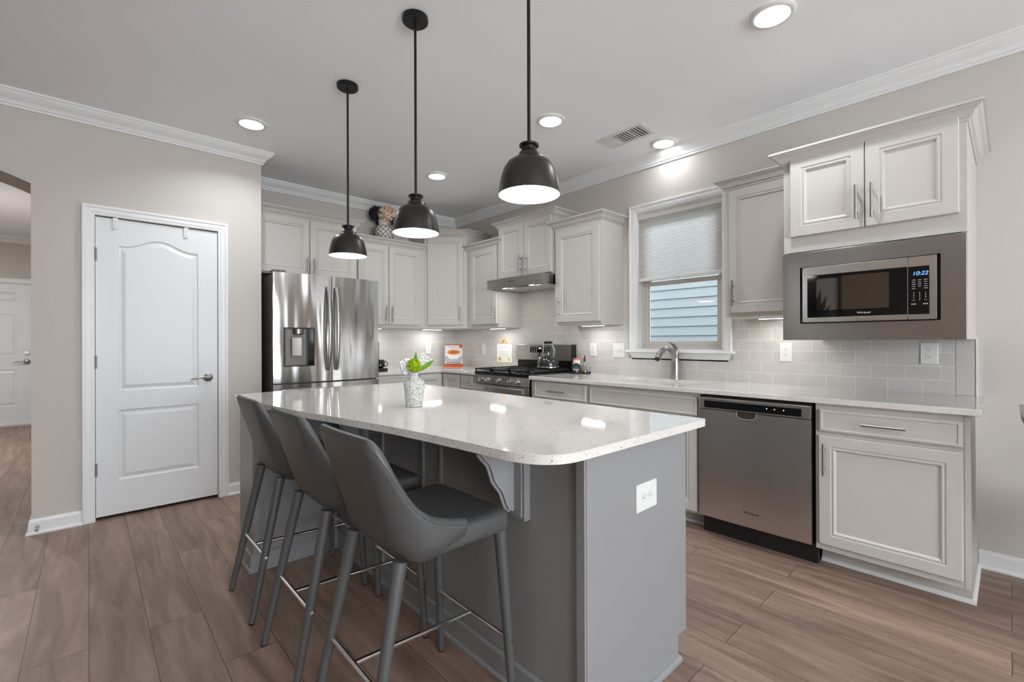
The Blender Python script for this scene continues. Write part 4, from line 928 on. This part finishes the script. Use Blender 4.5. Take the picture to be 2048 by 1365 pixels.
# ------------------------------------------------------------------ bar stools
def stool():
    t = thing('bar_stool', 'x', 'bar stool', (0, 0, 0), 'grey bar stools along the island')
    def xb(z): return -.118 - .315 * (z - .575)
    def hwf(z): return .222 - .02 * max(0, (z - .60)) 
    Zp = [(.060, .676), (.045, .678), (0, .688), (-.05, .704), (-.09, .727), (-.12, .757), (-.15, .800), (-.178, .850), (-.200, .895), (-.214, .925), (-.226, .940), (-.3, .945)]
    def zp(x):
        for (a, za_), (b, zb_) in zip(Zp, Zp[1:]):
            if x <= a and x >= b: return za_ + (zb_ - za_) * (a - x) / (a - b)
        return Zp[0][1] if x > Zp[0][0] else Zp[-1][1]
    def pt(s, z):
        """s in [-1,1] along the U at height z"""
        hwid, x0 = hwf(z), xb(z); r = .105 - .035 * max(0, min(1, (z - .60) / .30))
        arm = .055 - (x0 + r); corner = r * PI / 2; back = hwid - r
        L = arm + corner + back; d = (1 - abs(s)) * L; sg = 1 if s > 0 else -1
        if d < arm: x, y, nx, ny = .055 - d, hwid, 0, 1
        elif d < arm + corner:
            a = (d - arm) / r; x, y, nx, ny = x0 + r - r * math.sin(a), hwid - r + r * math.cos(a), -math.sin(a), math.cos(a)
        else: x, y, nx, ny = x0 - .0, back - (d - arm - corner), -1, 0
        # gentle curve of the back
        x -= .012 * (1 - (y / hwid) ** 2) if d >= arm else 0
        return x, y * sg, nx, ny * sg
    NS, NT = 44, 14; grid_o, grid_i = [], []; top_edge = []
    for i in range(NS + 1):
        s = -1 + 2 * i / NS; z = .60
        while z < .96 and z <= zp(pt(s, z)[0]): z += .002
        # soften the top corners of the back
        x_, y_, _, _ = pt(s, z); ya = abs(y_) / hwf(z)
        if z > .88: z -= .030 * max(0, (ya - .62) / .38) ** 2
        zb_ = .572 + .040 * max(0, min(1, (pt(s, .6)[0] + .10) / .155))
        co, ci = [], []
        for j in range(NT + 1):
            f = j / NT; zz = zb_ + (z - zb_) * f; x, y, nx, ny = pt(s, zz)
            d = z - zb_; low = max(0, 1 - (zz - zb_) / .055); ins = .030 * low ** 2
            topr = max(0, 1 - (z - zz) / .018); it = .009 * topr ** 2
            co.append(Vector((x - nx * (ins + it), y - ny * (ins + it), zz))); ci.append(Vector((x - nx * (.034 - it), y - ny * (.034 - it), zz - .002 * (j == NT))))
        grid_o.append(co); grid_i.append(ci); top_edge.append(Vector((pt(s, z - .014)[0] + pt(s, z)[2] * .0005, pt(s, z - .014)[1] + pt(s, z)[3] * .0005, z - .013)))
    mb = MB(); nt = NT + 1
    ring = []
    for co, ci in zip(grid_o, grid_i):
        mid = (co[-1] + ci[-1]) / 2 + Vector((0, 0, .004))
        ring.append(co + [mid] + ci[::-1])
    mb.loft(ring, closed=True, cap0=True, cap1=True, smooth=True)
    sh = build('shell', mb, M['vinyl'], t, angle=60)
    build('seam', MB().tube(top_edge, .0011, 6), M['stitch'], sh)
    # underside pan
    us = []
    for i in range(NS + 1): p = grid_o[i][0]; us.append(Vector((p.x, p.y, p.z)))
    u2 = [Vector((p.x * .85 - .02, p.y * .85, .574)) for p in us]
    mb = MB().loft([u2, [Vector((p.x * .9 - .012, p.y * .92, .598)) for p in us]], smooth=False); build('seat_pan', mb, M['vinyl'], t)
    # cushion
    ol = rrect(-.080, .245, -.203, .203, .030, 5); lay = [(.592, .010), (.597, .002), (.610, 0), (.638, 0), (.648, .003), (.654, .012), (.656, .03)]
    R = []
    for z, ins in lay:
        R.append([Vector(((x - .08) * (1 - ins / .165) + .08, y * (1 - ins / .205), z)) for x, y in ol])
    st = build('seat_cushion', MB().loft(R, smooth=True), M['vinyl'], t, angle=50)
    sm_ = [Vector((x + (.0005 if x > .0 else 0), y * 1.003, .640)) for x, y in ol if x > .04]; sm_.sort(key=lambda p: math.atan2(p.y, p.x))
    build('seam', MB().tube(sm_, .0011, 6), M['stitch'], st)
    for fx, fy, tx, ty in ((-.248, .183, -.125, .148), (-.248, -.183, -.125, -.148), (.246, .206, .212, .180), (.246, -.206, .212, -.180)):
        ztop = .600 if tx > 0 else .590
        lg = build('leg', MB().cyl((fx, fy, .006), (tx, ty, ztop), .0125, .0205, 20), M['vinyl'], t)
        build('glide', MB().cyl((fx, fy, 0), (fx, fy, .0062), .0115, .0125, 16), M['blackm'], lg)
    def at(fx, fy, tx, ty, z, zt=.59): f = z / zt; return Vector((fx + (tx - fx) * f, fy + (ty - fy) * f, z))
    a = at(-.248, .183, -.125, .148, .265); b = at(-.248, -.183, -.125, -.148, .265)
    build('foot_rail', MB().cyl(a, b, .0078, n=14), M['chrome'], t)
    c = at(.246, .206, .212, .180, .245, .60); d = at(.246, -.206, .212, -.180, .245, .60)
    build('foot_rail', MB().cyl(c, d, .0078, n=14), M['chrome'], t)
    build('centre_rail', MB().cyl((a + b) / 2, (c + d) / 2, .0078, n=14), M['chrome'], t)
    for p, sg in ((a, 1), (b, -1), (c, 1), (d, -1)): build('screw_cap', MB().cyl(p + Vector((0, sg * .014, 0)), p + Vector((0, sg * .021, 0)), .0062, n=14), M['chrome'], t)
    return t
s0 = stool(); stools = [s0, copy_tree(s0), copy_tree(s0)]
for o, y, lab in zip(stools, (1.290, 1.815, 2.365), ('grey vinyl bar stool nearest the camera, at the near end of the island', 'middle of the three grey vinyl bar stools at the island', 'farthest grey vinyl bar stool, closest to the pantry door')):
    o.location = (.755, y, 0); o['label'] = lab

# ------------------------------------------------------------------ pendants
def pendant():
    t = thing('pendant_light', 'x', 'pendant light', (0, 0, CZ), 'dark metal pendants over the island')
    Z0 = 1.712 - 0
    prof = [(.1100, 0), (.1080, .020), (.1030, .050), (.0965, .078), (.0885, .102), (.0760, .121), (.0600, .133), (.0440, .1395), (.0400, .142), (.0385, .152), (.0330, .162), (.0260, .169)]; prof = [(r, z * .935) for r, z in prof]
    body = build('shade', MB().lathe([(r, z + Z0) for r, z in prof], (0, 0, 0), 64, cap0=False, cap1=False), M['bronze'], None, angle=60)
    body.parent = t; body.location = (0, 0, -CZ)
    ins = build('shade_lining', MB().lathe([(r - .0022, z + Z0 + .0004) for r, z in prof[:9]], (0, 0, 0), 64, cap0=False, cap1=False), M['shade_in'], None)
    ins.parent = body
    rim = build('shade_rim', MB().lathe([(.1092, Z0 - .0012), (.1106, Z0 - .0002), (.1100, Z0 + .003), (.1080, Z0 + .0006), (.1092, Z0 - .0012)], (0, 0, 0), 64, cap0=False, cap1=False), M['bronze'], None); rim.parent = body
    def P_(nm, mb, m_): o = build(nm, mb, m_, None); o.parent = t; o.location = (0, 0, -CZ); return o
    P_('collar', MB().lathe([(.0265, Z0 + .155), (.0265, Z0 + .171), (.0345, Z0 + .172), (.0345, Z0 + .179), (.020, Z0 + .184), (.0, Z0 + .185)], (0, 0, 0), 36, cap1=False), M['rodm'])
    P_('thumb_screw', MB().cyl((.036, -.004, Z0 + .143), (.048, -.005, Z0 + .145), .005, n=12), M['bronze'])
    P_('rod', MB().cyl((0, 0, Z0 + .182), (0, 0, CZ - .022), .0062, n=16), M['rodm'])
    P_('canopy', MB().lathe([(.0, CZ - .024), (.057, CZ - .024), (.061, CZ - .020), (.061, CZ - .001)], (0, 0, 0), 48, cap0=False), M['rodm'])
    P_('bulb', MB().lathe([(.0, Z0 + .020), (.018, Z0 + .023), (.030, Z0 + .040), (.031, Z0 + .058), (.020, Z0 + .085), (.014, Z0 + .115)], (0, 0, 0), 24, cap0=False), M['bulb'])
    return t
p0 = pendant(); pend = [p0, copy_tree(p0), copy_tree(p0)]
for o, y, lab in zip(pend, (1.153, 1.918, 2.695), ('dark bronze pendant lamp nearest the camera, largest of the row', 'middle dark bronze pendant lamp of the row of three', 'farthest dark bronze pendant lamp, nearest the refrigerator')):
    o.location = (1.148, y, CZ); o['label'] = lab
    area_light('pendant_lamp', (1.148, y, 1.708), .19, .19, 1.3, (0, 0, -1), (.95, .975, 1), 'DISK')

# ------------------------------------------------------------------ recessed lights
def recessed():
    t = thing('recessed_light', 'x', 'ceiling light', (0, 0, CZ), 'recessed ceiling lights')
    a = build('trim_ring', MB().lathe([(.098, -.0005), (.098, -.008), (.094, -.012), (.084, -.016), (.076, -.015), (.073, -.006)], (0, 0, 0), 48, cap0=False, cap1=False), M['white'], None); a.parent = t
    b = build('lens', MB().lathe([(.0, -.0105), (.050, -.0095), (.0735, -.0065)], (0, 0, 0), 40, cap0=False, cap1=False), M['led'], None); b.parent = t
    return t
spots = [((2.378, .759), 'recessed ceiling light at the upper right, nearest the camera'), ((.847, 3.615), 'recessed ceiling light in front of the pantry wall corner'),
         ((2.373, 2.170), 'recessed ceiling light just right of the nearest pendant'), ((2.382, 3.604), 'recessed ceiling light deep in the kitchen over the far corner'),
         ((3.292, 1.825), 'recessed ceiling light above the window beside the crown'),
         ((-1.0, 1.1), 'added unseen ceiling light left of the camera, brightening the open floor'), ((.9, -2.4), 'added unseen ceiling light in the living room far behind the camera')]  # last two fixtures are out of view, added to brighten the room
r0 = recessed()
for i, ((x, y), lab) in enumerate(spots):
    o = r0 if i == 0 else copy_tree(r0)
    o.location = (x, y, CZ); o['label'] = lab
    area_light('recessed_lamp', (x, y, CZ - .0175), .13, .13, (4 if i == 5 else 8 if i != 4 else 1.7), (0, 0, -1), (.90, .955, 1), 'DISK', spread=math.radians(140 if i != 4 else 175))
# vent
t = thing('ceiling_vent', 'white rectangular air register in the ceiling', 'ceiling vent', (2.99, 1.96, CZ))
vx0, vx1, vy0, vy1 = 2.872, 3.092, 1.768, 2.160
class FrC:
    def p(s, u, v, w): return Vector((u, v, CZ - w))
build('frame', MB().poly(FrC(), [(vx0, vy0), (vx1, vy0), (vx1, vy1), (vx0, vy1)], [[(vx0 + .03, vy0 + .03), (vx0 + .03, vy1 - .03), (vx1 - .03, vy1 - .03), (vx1 - .03, vy0 + .03)]], .0005, .006), M['white'], t, .001)
build('duct_opening', MB().box(vx0 + .03, vx1 - .03, vy0 + .03, vy1 - .03, CZ - .0012, CZ - .0004), M['dark'], t)
for k in range(14):
    y = vy0 + .042 + k * .0238
    if k in (4, 9): build('divider', MB().box(vx0 + .03, vx1 - .03, y - .006, y + .006, CZ - .006, CZ - .0015), M['white'], t); continue
    sl = (-.006 if k < 4 else (.0 if k < 9 else .006)) 
    mb = MB().add([Vector((x, y + a, z)) for x in (vx0 + .03, vx1 - .03) for a, z in ((-.0035 - sl, CZ - .002), (.0035 - sl, CZ - .002), (.0035 + sl, CZ - .0065), (-.0035 + sl, CZ - .0065))], [(0, 1, 2, 3), (4, 7, 6, 5), (0, 4, 5, 1), (1, 5, 6, 2), (2, 6, 7, 3), (3, 7, 4, 0)])
    build('slat', mb, M['white'], t)

# ------------------------------------------------------------------ small things
# island vase
Vp = Vector((1.106, 1.868, ZT))
mv = mat('cracked_glaze', srgb(205, 205, 200), .55); pv_ = PB(mv)
tc = nd(mv, 'ShaderNodeTexCoord'); mp = nd(mv, 'ShaderNodeMapping'); mp.inputs['Scale'].default_value = (1, 1, .55)
vo = nd(mv, 'ShaderNodeTexNoise'); vo.inputs['Scale'].default_value = 170; vo.inputs['Detail'].default_value = 4
rp = nd(mv, 'ShaderNodeValToRGB'); rp.color_ramp.elements[0].position = .34; rp.color_ramp.elements[0].color = srgb(142, 142, 138); rp.color_ramp.elements[1].position = .56; rp.color_ramp.elements[1].color = srgb(206, 206, 201)
lk(mv, tc.outputs['Object'], mp.inputs[0]); lk(mv, mp.outputs[0], vo.inputs[0]); lk(mv, vo.outputs[0], rp.inputs[0]); lk(mv, rp.outputs[0], pv_.inputs['Base Color'])
bpn = nd(mv, 'ShaderNodeBump'); bpn.inputs['Strength'].default_value = .5; bpn.inputs['Distance'].default_value = .001; lk(mv, vo.outputs[0], bpn.inputs['Height']); lk(mv, bpn.outputs[0], pv_.inputs['Normal'])
o = build('flower_vase', MB().lathe([(.034, 0), (.0385, .002), (.041, .03), (.047, .100), (.048, .110), (.044, .114), (.027, .126), (.019, .138), (.0185, .148), (.021, .155), (.018, .156), (.014, .146), (.012, .10)], Vp, 40), mv, None, loc=tuple(Vp), angle=40)
tag(o, 'small speckled grey-white ceramic vase standing on the island top', 'vase')
t = thing('flower_bouquet', 'green ball flower with white blossoms and leaves in the small island vase', 'flowers', tuple(Vp + Vector((0, 0, .15))))
mgn = mat('lime_petals', srgb(166, 190, 20), .6); mlf = mat('leaf_green', srgb(104, 152, 34), .5); mwf = mat('white_petals', srgb(240, 240, 240), .6)
def pompom(c, r, n, m_, name, par, petal=.006, squash=1.0, seed=1, wid=.8):
    rnd = random.Random(seed); mb = MB(); c = Vector(c)
    mb.lathe([(0.001, -r * .8), (r * .55, -r * .6), (r * .8, 0), (r * .55, r * .6), (.001, r * .8)], c, 12)
    for i in range(n):
        z = 1 - 2 * (i + .5) / n; a = i * 2.39996; q = math.sqrt(1 - z * z); d = Vector((q * math.cos(a), q * math.sin(a), z * squash))
        d = (d + Vector((rnd.uniform(-.15, .15), rnd.uniform(-.15, .15), rnd.uniform(-.15, .15)))).normalized()
        b0 = c + d * r * .72; tt = d.orthogonal().normalized(); tt.rotate(Matrix.Rotation(rnd.uniform(0, 6.28), 3, d)); s2 = d.cross(tt)
        e = b0 + d * (r * .34 + rnd.uniform(0, petal * .5))
        mb.add([b0 - tt * petal * .4, b0 + tt * petal * .4, e + tt * petal * wid + s2 * petal * .4, e + d * petal * .5, e - tt * petal * wid + s2 * petal * .4], [(0, 1, 2, 3, 4)])
    return build(name, mb, m_, par)
pompom(Vp + Vector((-.0, -.0, .188)), .029, 230, mgn, 'green_blossom', t, .0045, 1, 3)
cw = Vp + Vector((-.022, .014, .190)) + Vector((-.020, .018, 0))
def leaf(p0_, p1_, wd, m_, par, up_=Vector((0, 0, 1)), name='leaf'):
    p0_, p1_ = Vector(p0_), Vector(p1_); d = p1_ - p0_; s_ = d.normalized().cross(Vector((fwd.x, fwd.y, 0))).normalized(); R = []
    for k in range(9):
        f = k / 8; c = p0_ + d * f; w = wd * math.sin(PI * min(f * .93 + .04, 1)) ** .8
        R.append([c - s_ * w + Vector((0, 0, .0)), c + Vector((fwd.x, fwd.y, 0)) * .003 * math.sin(PI * f), c + s_ * w, c + Vector((fwd.x, fwd.y, 0)) * (.003 * math.sin(PI * f) + .001)])
    return build(name, MB().loft(R, smooth=True), m_, par)
leaf(Vp + Vector((.004, .004, .155)), Vp + Vector((.008, -.004, .250)), .009, mlf, t)
leaf(Vp + rr * .018 + Vector((0, 0, .160)), Vp + rr * .092 + Vector((0, 0, .212)), .010, mlf, t)
pompom(Vp - rr * .036 + hf * .02 + Vector((0, 0, .183)), .026, 70, mwf, 'white_blossom', t, .014, .8, 5)
mb = MB(); rnd = random.Random(4)
for k in range(5):
    st_ = Vp + Vector((.004, 0, .150)) + hf * .01; e = st_ + rr * (.030 + .013 * k) + hf * .02 + Vector((0, 0, .092 - .008 * k)); mb.tube([st_, (st_ + e) / 2 + Vector((0, 0, .006)), e], .0009, 5)
    for j in range(9):
        f = .45 + .55 * j / 8; c = st_.lerp(e, f) + Vector((rnd.uniform(-.005, .005), rnd.uniform(-.005, .005), rnd.uniform(-.005, .005)))
        mb.lathe([(.0005, -.004), (.0035, -.002), (.0042, .001), (.0005, .004)], c, 7)
build('white_spray', mb, mwf, t)
# vase on top of the wall cabinet
Vt = Vector((2.365, 4.62, 2.2855)); mce = mat('cream_ceramic', srgb(226, 222, 214), .4)
t = thing('ceramic_vase', 'cream round-bellied vase wrapped in dark net, on top of the wall cabinet', 'vase', tuple(Vt))
bprf = [(.050, 0), (.075, .015), (.098, .050), (.105, .090), (.100, .128), (.078, .160), (.055, .176), (.050, .195), (.056, .225), (.060, .232), (.050, .232), (.042, .19)]
build('vessel', MB().lathe(bprf, Vt, 40), mce, t)
mb = MB()
def rad_at(z):
    for (a, za_), (b, zb_) in zip(bprf, bprf[1:]):
        if za_ <= z <= zb_: return a + (b - a) * (z - za_) / max(1e-6, zb_ - za_)
    return .05
for dr_ in (1, -1):
    for k in range(12):
        pts = []
        for j in range(15):
            z = .012 + (.172 - .012) * j / 14; an = 2 * PI * k / 12 + dr_ * j / 14 * 1.6; r = rad_at(z) + .0015; pts.append(Vt + Vector((r * math.cos(an), r * math.sin(an), z)))
        mb.tube(pts, .0024, 6)
build('netting', mb, mat('jute_net', srgb(66, 54, 44), .8), t)
t = thing('flower_arrangement', 'cream and dark purple artificial hydrangeas in the vase on the cabinet', 'flowers', tuple(Vt + Vector((0, 0, .24))))
mcf = mat('cream_petals', srgb(238, 218, 196), .7); mdf = mat('purple_petals', srgb(52, 44, 60), .7)
pompom(Vt - rr * .070 + hf * -.01 + Vector((0, 0, .300)), .075, 170, mdf, 'dark_blossom', t, .014, 1, 8)
pompom(Vt + rr * .052 + hf * -.03 + Vector((0, 0, .290)), .085, 190, mcf, 'cream_blossom', t, .016, .9, 9)
pompom(Vt + rr * .125 + Vector((0, 0, .225)), .050, 90, mdf, 'dark_blossom', t, .013, 1, 10)
pompom(Vt - rr * .055 + hf * .05 + Vector((0, 0, .235)), .04, 60, mdf, 'dark_blossom', t, .013, 1, 11)
mb = MB()
for q_ in (Vt - rr * .02 + Vector((0, 0, .29)), Vt + rr * .03 + Vector((0, 0, .28)), Vt + rr * .09 + Vector((0, 0, .24)), Vt + hf * .03 + Vector((0, 0, .25))): mb.tube([Vt + Vector((0, 0, .12)), Vt + Vector((0, 0, .22)), q_], .003, 6)
build('stems', mb, mlf, t)

# cookbook on an orange stand in the corner
nb = Vector((-.62, -.78, 0)).normalized(); ub_ = Vector((-nb.y, nb.x, 0))
if ub_.dot(rr) < 0: ub_ = -ub_
Cb = Vector((3.245, 4.560, ZT))
frK = Fr(Cb, ub_, nb)
t = thing('book_stand', 'low orange display stand holding the cookbook in the far corner', 'stand', tuple(Cb))
mor = mat('orange_enamel', srgb(206, 92, 30), .35)
build('ledge', MB().fbox(frK, -.118, .118, .0005, .022, -.020, .040), mor, t, .003)
build('back_rest', MB().fbox(frK, -.085, .085, .022, .030, -.020, -.008), mor, t, .001)
t = thing('cookbook', 'upright cookbook with a casserole dish on its cover, on the corner worktop', 'book', tuple(frK.p(0, .0235, .01)))
mpg = mat('book_cover_white', srgb(226, 228, 226), .35)
build('cover', MB().fbox(frK, -.104, .104, .031, .270, -.006, .014), mpg, t, .001)
def flat(name, m_, outl_, w=.0145, par=t, d=.0006): return build(name, MB().poly(frK, outl_, (), w, w + d), m_, par)
def ell(cu_, cv_, a, b, n=28, a0=0, a1=2 * PI): return [(cu_ + a * math.cos(a0 + (a1 - a0) * k / n), cv_ + b * math.sin(a0 + (a1 - a0) * k / n)) for k in range(n if a1 - a0 > 6.2 else n + 1)]
flat('cover_band', mor, [(-.103, .254), (.103, .254), (.103, .269), (-.103, .269)])
flat('cover_photo', mat('grey_photo', srgb(176, 182, 186), .4), [(-.103, .062), (.103, .062), (.103, .120), (-.103, .120)])
flat('dish_photo', mat('dish_white', srgb(240, 240, 238), .4), [(-.075, .168), (-.068, .110), (-.045, .088), (.045, .088), (.068, .110), (.075, .168)], .0152)
flat('food_photo', mat('baked_orange', srgb(232, 138, 62), .5), ell(0, .170, .078, .030), .0160)
flat('crust_photo', mat('baked_dark', srgb(196, 88, 34), .5), ell(.004, .172, .050, .014), .0167)
flat('leaf_photo', mor, [(.060, .254), (.103, .254), (.103, .224), (.078, .218)], .0152)
q = MB(); rnd = random.Random(6)
for k in range(9): q.fbox(frK, -.082 + k * .019, -.069 + k * .019, .040, .056, .0146, .0152)
build('title_blocks', q, mat('cover_ink_dark', srgb(70, 68, 68), .5), t)
build('title_script', MB().tube([frK.p(-.075 + k * .004, .236 + .007 * math.sin(k * 1.35), .0150) for k in range(30)], .0016, 6), mat('cover_ink', srgb(170, 178, 180), .5), t)
# sheet of paper on the tile
fQ = Fr((WX - .0085, 3.993, 0), (0, -1, 0), (-1, 0, 0))
t = thing('paper_sheet', 'white printed sheet with orange slices hanging on the tile left of the range', 'paper', tuple(fQ.p(.126, 1.06, 0)))
build('sheet', MB().fbox(fQ, .000, .253, .962, 1.166, .001, .0022), mat('paper_white', srgb(240, 241, 240), .6), t)
ink = mat('grey_print', srgb(170, 172, 176), .7); q = MB(); rnd = random.Random(2)
for k in range(4):
    for j in range(9):
        q.fbox(fQ, .052 + k * .04, .052 + k * .04 + rnd.uniform(.014, .026), 1.088 - j * .0075, 1.0905 - j * .0075, .0022, .0026)
q.fbox(fQ, .05, .20, 1.130, 1.134, .0022, .0026); q.fbox(fQ, .08, .17, 1.118, 1.121, .0022, .0026)
build('print_lines', q, ink, t)
mo1, mo2 = mat('orange_slice', srgb(240, 160, 40), .6), mat('lemon_slice', srgb(236, 204, 96), .6)
build('printed_slice', MB().poly(fQ, ell(.048, .998, .024, .022), (), .0022, .0027), mo1, t); build('printed_slice', MB().poly(fQ, ell(.205, .992, .022, .020), (), .0022, .0027), mo2, t)
build('printed_slice', MB().poly(fQ, ell(.068, .984, .010, .010), (), .0027, .0031), mo2, t)
t = thing('wall_hook', 'small clear hook with an orange wishbone hanger above the paper sheet', 'hook', tuple(fQ.p(.126, 1.22, 0)))
mb = MB().tube([fQ.p(.087, 1.174, .005), fQ.p(.105, 1.198, .006), fQ.p(.128, 1.222, .007), fQ.p(.148, 1.198, .006), fQ.p(.168, 1.174, .005)], [.006, .008, .009, .008, .006], 10)
build('hanger', mb, mat('orange_wood', srgb(226, 160, 52), .5), t)
build('hook', MB().fbox(fQ, .122, .134, 1.215, 1.262, .0005, .006), mat('clear_plastic', srgb(205, 208, 216), .2), t, .002)
# tray with jar, tin and oil bottle right of the range
T0 = Vector((3.345, 2.712, ZT))
o = build('serving_tray', MB().lathe([(.0, 0), (.098, 0), (.108, .004), (.110, .011), (.106, .011), (.103, .006), (.0, .005)], T0, 40, cap0=False, cap1=False), M['blackm'], None, loc=tuple(T0)); tag(o, 'round black tray on the worktop just right of the range', 'tray')
c = T0 + Vector((-.028, .012, .0055))
t = thing('sugar_jar', 'dark glass sugar jar with white lettering on the black tray', 'jar', tuple(c))
build('jar', MB().lathe([(.036, 0), (.040, .003), (.040, .058), (.036, .064)], c, 32), mat('charcoal_glass', srgb(52, 54, 56), .2), t)
build('lid', MB().lathe([(.037, .0645), (.037, .074), (.026, .077), (.020, .079), (.020, .088), (.0, .089)], c, 28, cap1=False), M['blackm'], t)
dv = -Vector((c.x, c.y, 0)).normalized(); frj = Fr(c, Vector((-dv.y, dv.x, 0)) if Vector((-dv.y, dv.x, 0)).dot(rr) > 0 else Vector((dv.y, -dv.x, 0)), dv)
text('Sugar', .024, frj, 0, .034, .0405, mat('white_ink', srgb(235, 235, 235), .6), t)
c = T0 + Vector((.030, .052, .0055))
t = thing('spice_canister', 'white canister with an orange lid behind the sugar jar', 'canister', tuple(c))
build('can', MB().lathe([(.035, 0), (.036, .002), (.036, .118)], c, 32), mat('tin_white', srgb(232, 230, 228), .4), t)
build('label_band', MB().lathe([(.0363, .012), (.0365, .013), (.0365, .074), (.0363, .075)], c, 32, cap0=False, cap1=False), mat('tin_grey', srgb(86, 84, 84), .5), t)
build('lid', MB().lathe([(.0375, .1185), (.0375, .130), (.034, .132), (.0, .132)], c, 32, cap1=False), mat('tin_orange', srgb(216, 120, 66), .4), t)
c = T0 + Vector((.006, -.058, .0055))
t = thing('oil_bottle', 'glass oil bottle with dark pourer at the right of the tray', 'bottle', tuple(c))
build('bottle', MB().lathe([(.030, 0), (.034, .003), (.034, .034), (.026, .056), (.011, .074), (.0095, .104), (.011, .106), (.008, .106), (.0075, .075), (.023, .054), (.031, .033), (.031, .004), (.0, .003)], c, 32, cap1=False), M['glass'], t)
moil = mat('amber_oil', srgb(206, 158, 20), .05, 0, .5, Transmission_Weight=.6)
build('oil', MB().lathe([(.0, .0036), (.0303, .0042), (.0303, .026), (.0, .0262)], c, 28, cap0=False, cap1=False), moil, t)
build('pourer', MB().tube([c + Vector((0, 0, .106)), c + Vector((0, 0, .130)), c + Vector((.002, -.004, .148)), c + Vector((.004, -.006, .165))], [.010, .010, .006, .0035], 12), M['blackm'], t)
# can opener / small black appliance peeking out beside the refrigerator
c = Vector((2.215, 4.40, ZT))
t = thing('coffee_maker', 'small black coffee maker mostly hidden behind the refrigerator', 'coffee maker', tuple(c))
build('base', MB().box(c.x - .16, c.x + .035, c.y - .09, c.y + .10, ZT + .0005, ZT + .030), M['black'], t, .006)
build('tower', MB().box(c.x - .16, c.x - .06, c.y - .09, c.y + .10, ZT + .0305, ZT + .30), M['black'], t, .008)
build('carafe', MB().lathe([(.030, 0), (.050, .012), (.052, .055), (.038, .085)], (c.x - .01, c.y, ZT + .0305), 28), M['bglass'], t)
build('carafe_handle', MB().tube([(c.x + .040, c.y - .01, ZT + .045), (c.x + .062, c.y - .02, ZT + .050), (c.x + .066, c.y - .02, ZT + .080), (c.x + .036, c.y - .01, ZT + .105)], .005, 8), M['black'], t)
# dining chair peeking in at the right edge
c = Vector((2.92, -.15, 0))
t = thing('dining_chair', 'grey and steel dining chair just entering the right edge of the photo', 'chair', tuple(c))
mch = mat('light_grey_fabric', srgb(150, 150, 147), .7)
def slantY(x0, x1, yb, zb_, yt, zt_, th_): return MB().add([Vector((x, y, z)) for x in (x0, x1) for y, z in ((yb, zb_), (yb - th_, zb_), (yt - th_, zt_), (yt, zt_))], [(0, 1, 2, 3), (4, 7, 6, 5), (0, 4, 5, 1), (1, 5, 6, 2), (2, 6, 7, 3), (3, 7, 4, 0)])
build('backrest', slantY(2.70, 3.14, -.155, .48, -.022, .900, .05), M['steel_d'], t, .012)
build('back_cushion', slantY(2.72, 3.12, -.206, .50, -.080, .885, .03), mch, t, .01)
build('seat', MB().box(2.70, 3.14, -.62, -.165, .42, .475), mch, t, .015)
for x in (2.73, 3.11):
    for y in (-.58, -.22): build('leg', MB().cyl((x, y, 0), (x, y, .419), .012, .016, 14), M['steel_d'], t)
# picture on the living-room wall (seen mirrored in the microwave glass)
fP2 = Fr((-3.05, 2.2, 1.2), (0, 1, 0), (1, 0, 0))
t = thing('framed_picture', 'framed plant print on the wall opposite the window, seen mirrored in the microwave', 'picture', (-3.05, 2.2, 1.6))
build('frame', MB().poly(fP2, [(-.45, 0), (.45, 0), (.45, 1.0), (-.45, 1.0)], [[(-.41, .04), (-.41, .96), (.41, .96), (.41, .04)]], .001, .03), M['blackm'], t)
build('print', MB().fbox(fP2, -.41, .41, .04, .96, .001, .006), M['white'], t)
q = MB()
for k in range(11):
    a = PI * (k + .5) / 11; q.poly(fP2, [(0, .30), (.30 * math.cos(a) - .03 * math.sin(a), .30 + .5 * math.sin(a) * .6), (.34 * math.cos(a), .30 + .62 * math.sin(a)), (.30 * math.cos(a) + .03 * math.sin(a), .30 + .5 * math.sin(a) * .9)], (), .006 + k * .0002, .007 + k * .0002)
build('plant_drawing', q, mat('dark_ink', srgb(60, 64, 62), .7), t)
# hall ceiling lamp fixture
o = build('flush_ceiling_lamp', MB().lathe([(.17, 0), (.17, -.02), (.16, -.05), (.11, -.085), (.0, -.10)], (-1.1, 7.2, CZ), 36, cap0=False, cap1=False), emis('opal_glass', (1, .98, .95, 1), 9.0), None, loc=(-1.1, 7.2, CZ))
tag(o, 'round opal flush lamp on the hallway ceiling', 'ceiling lamp')
L_HALL.location.z = CZ - .13
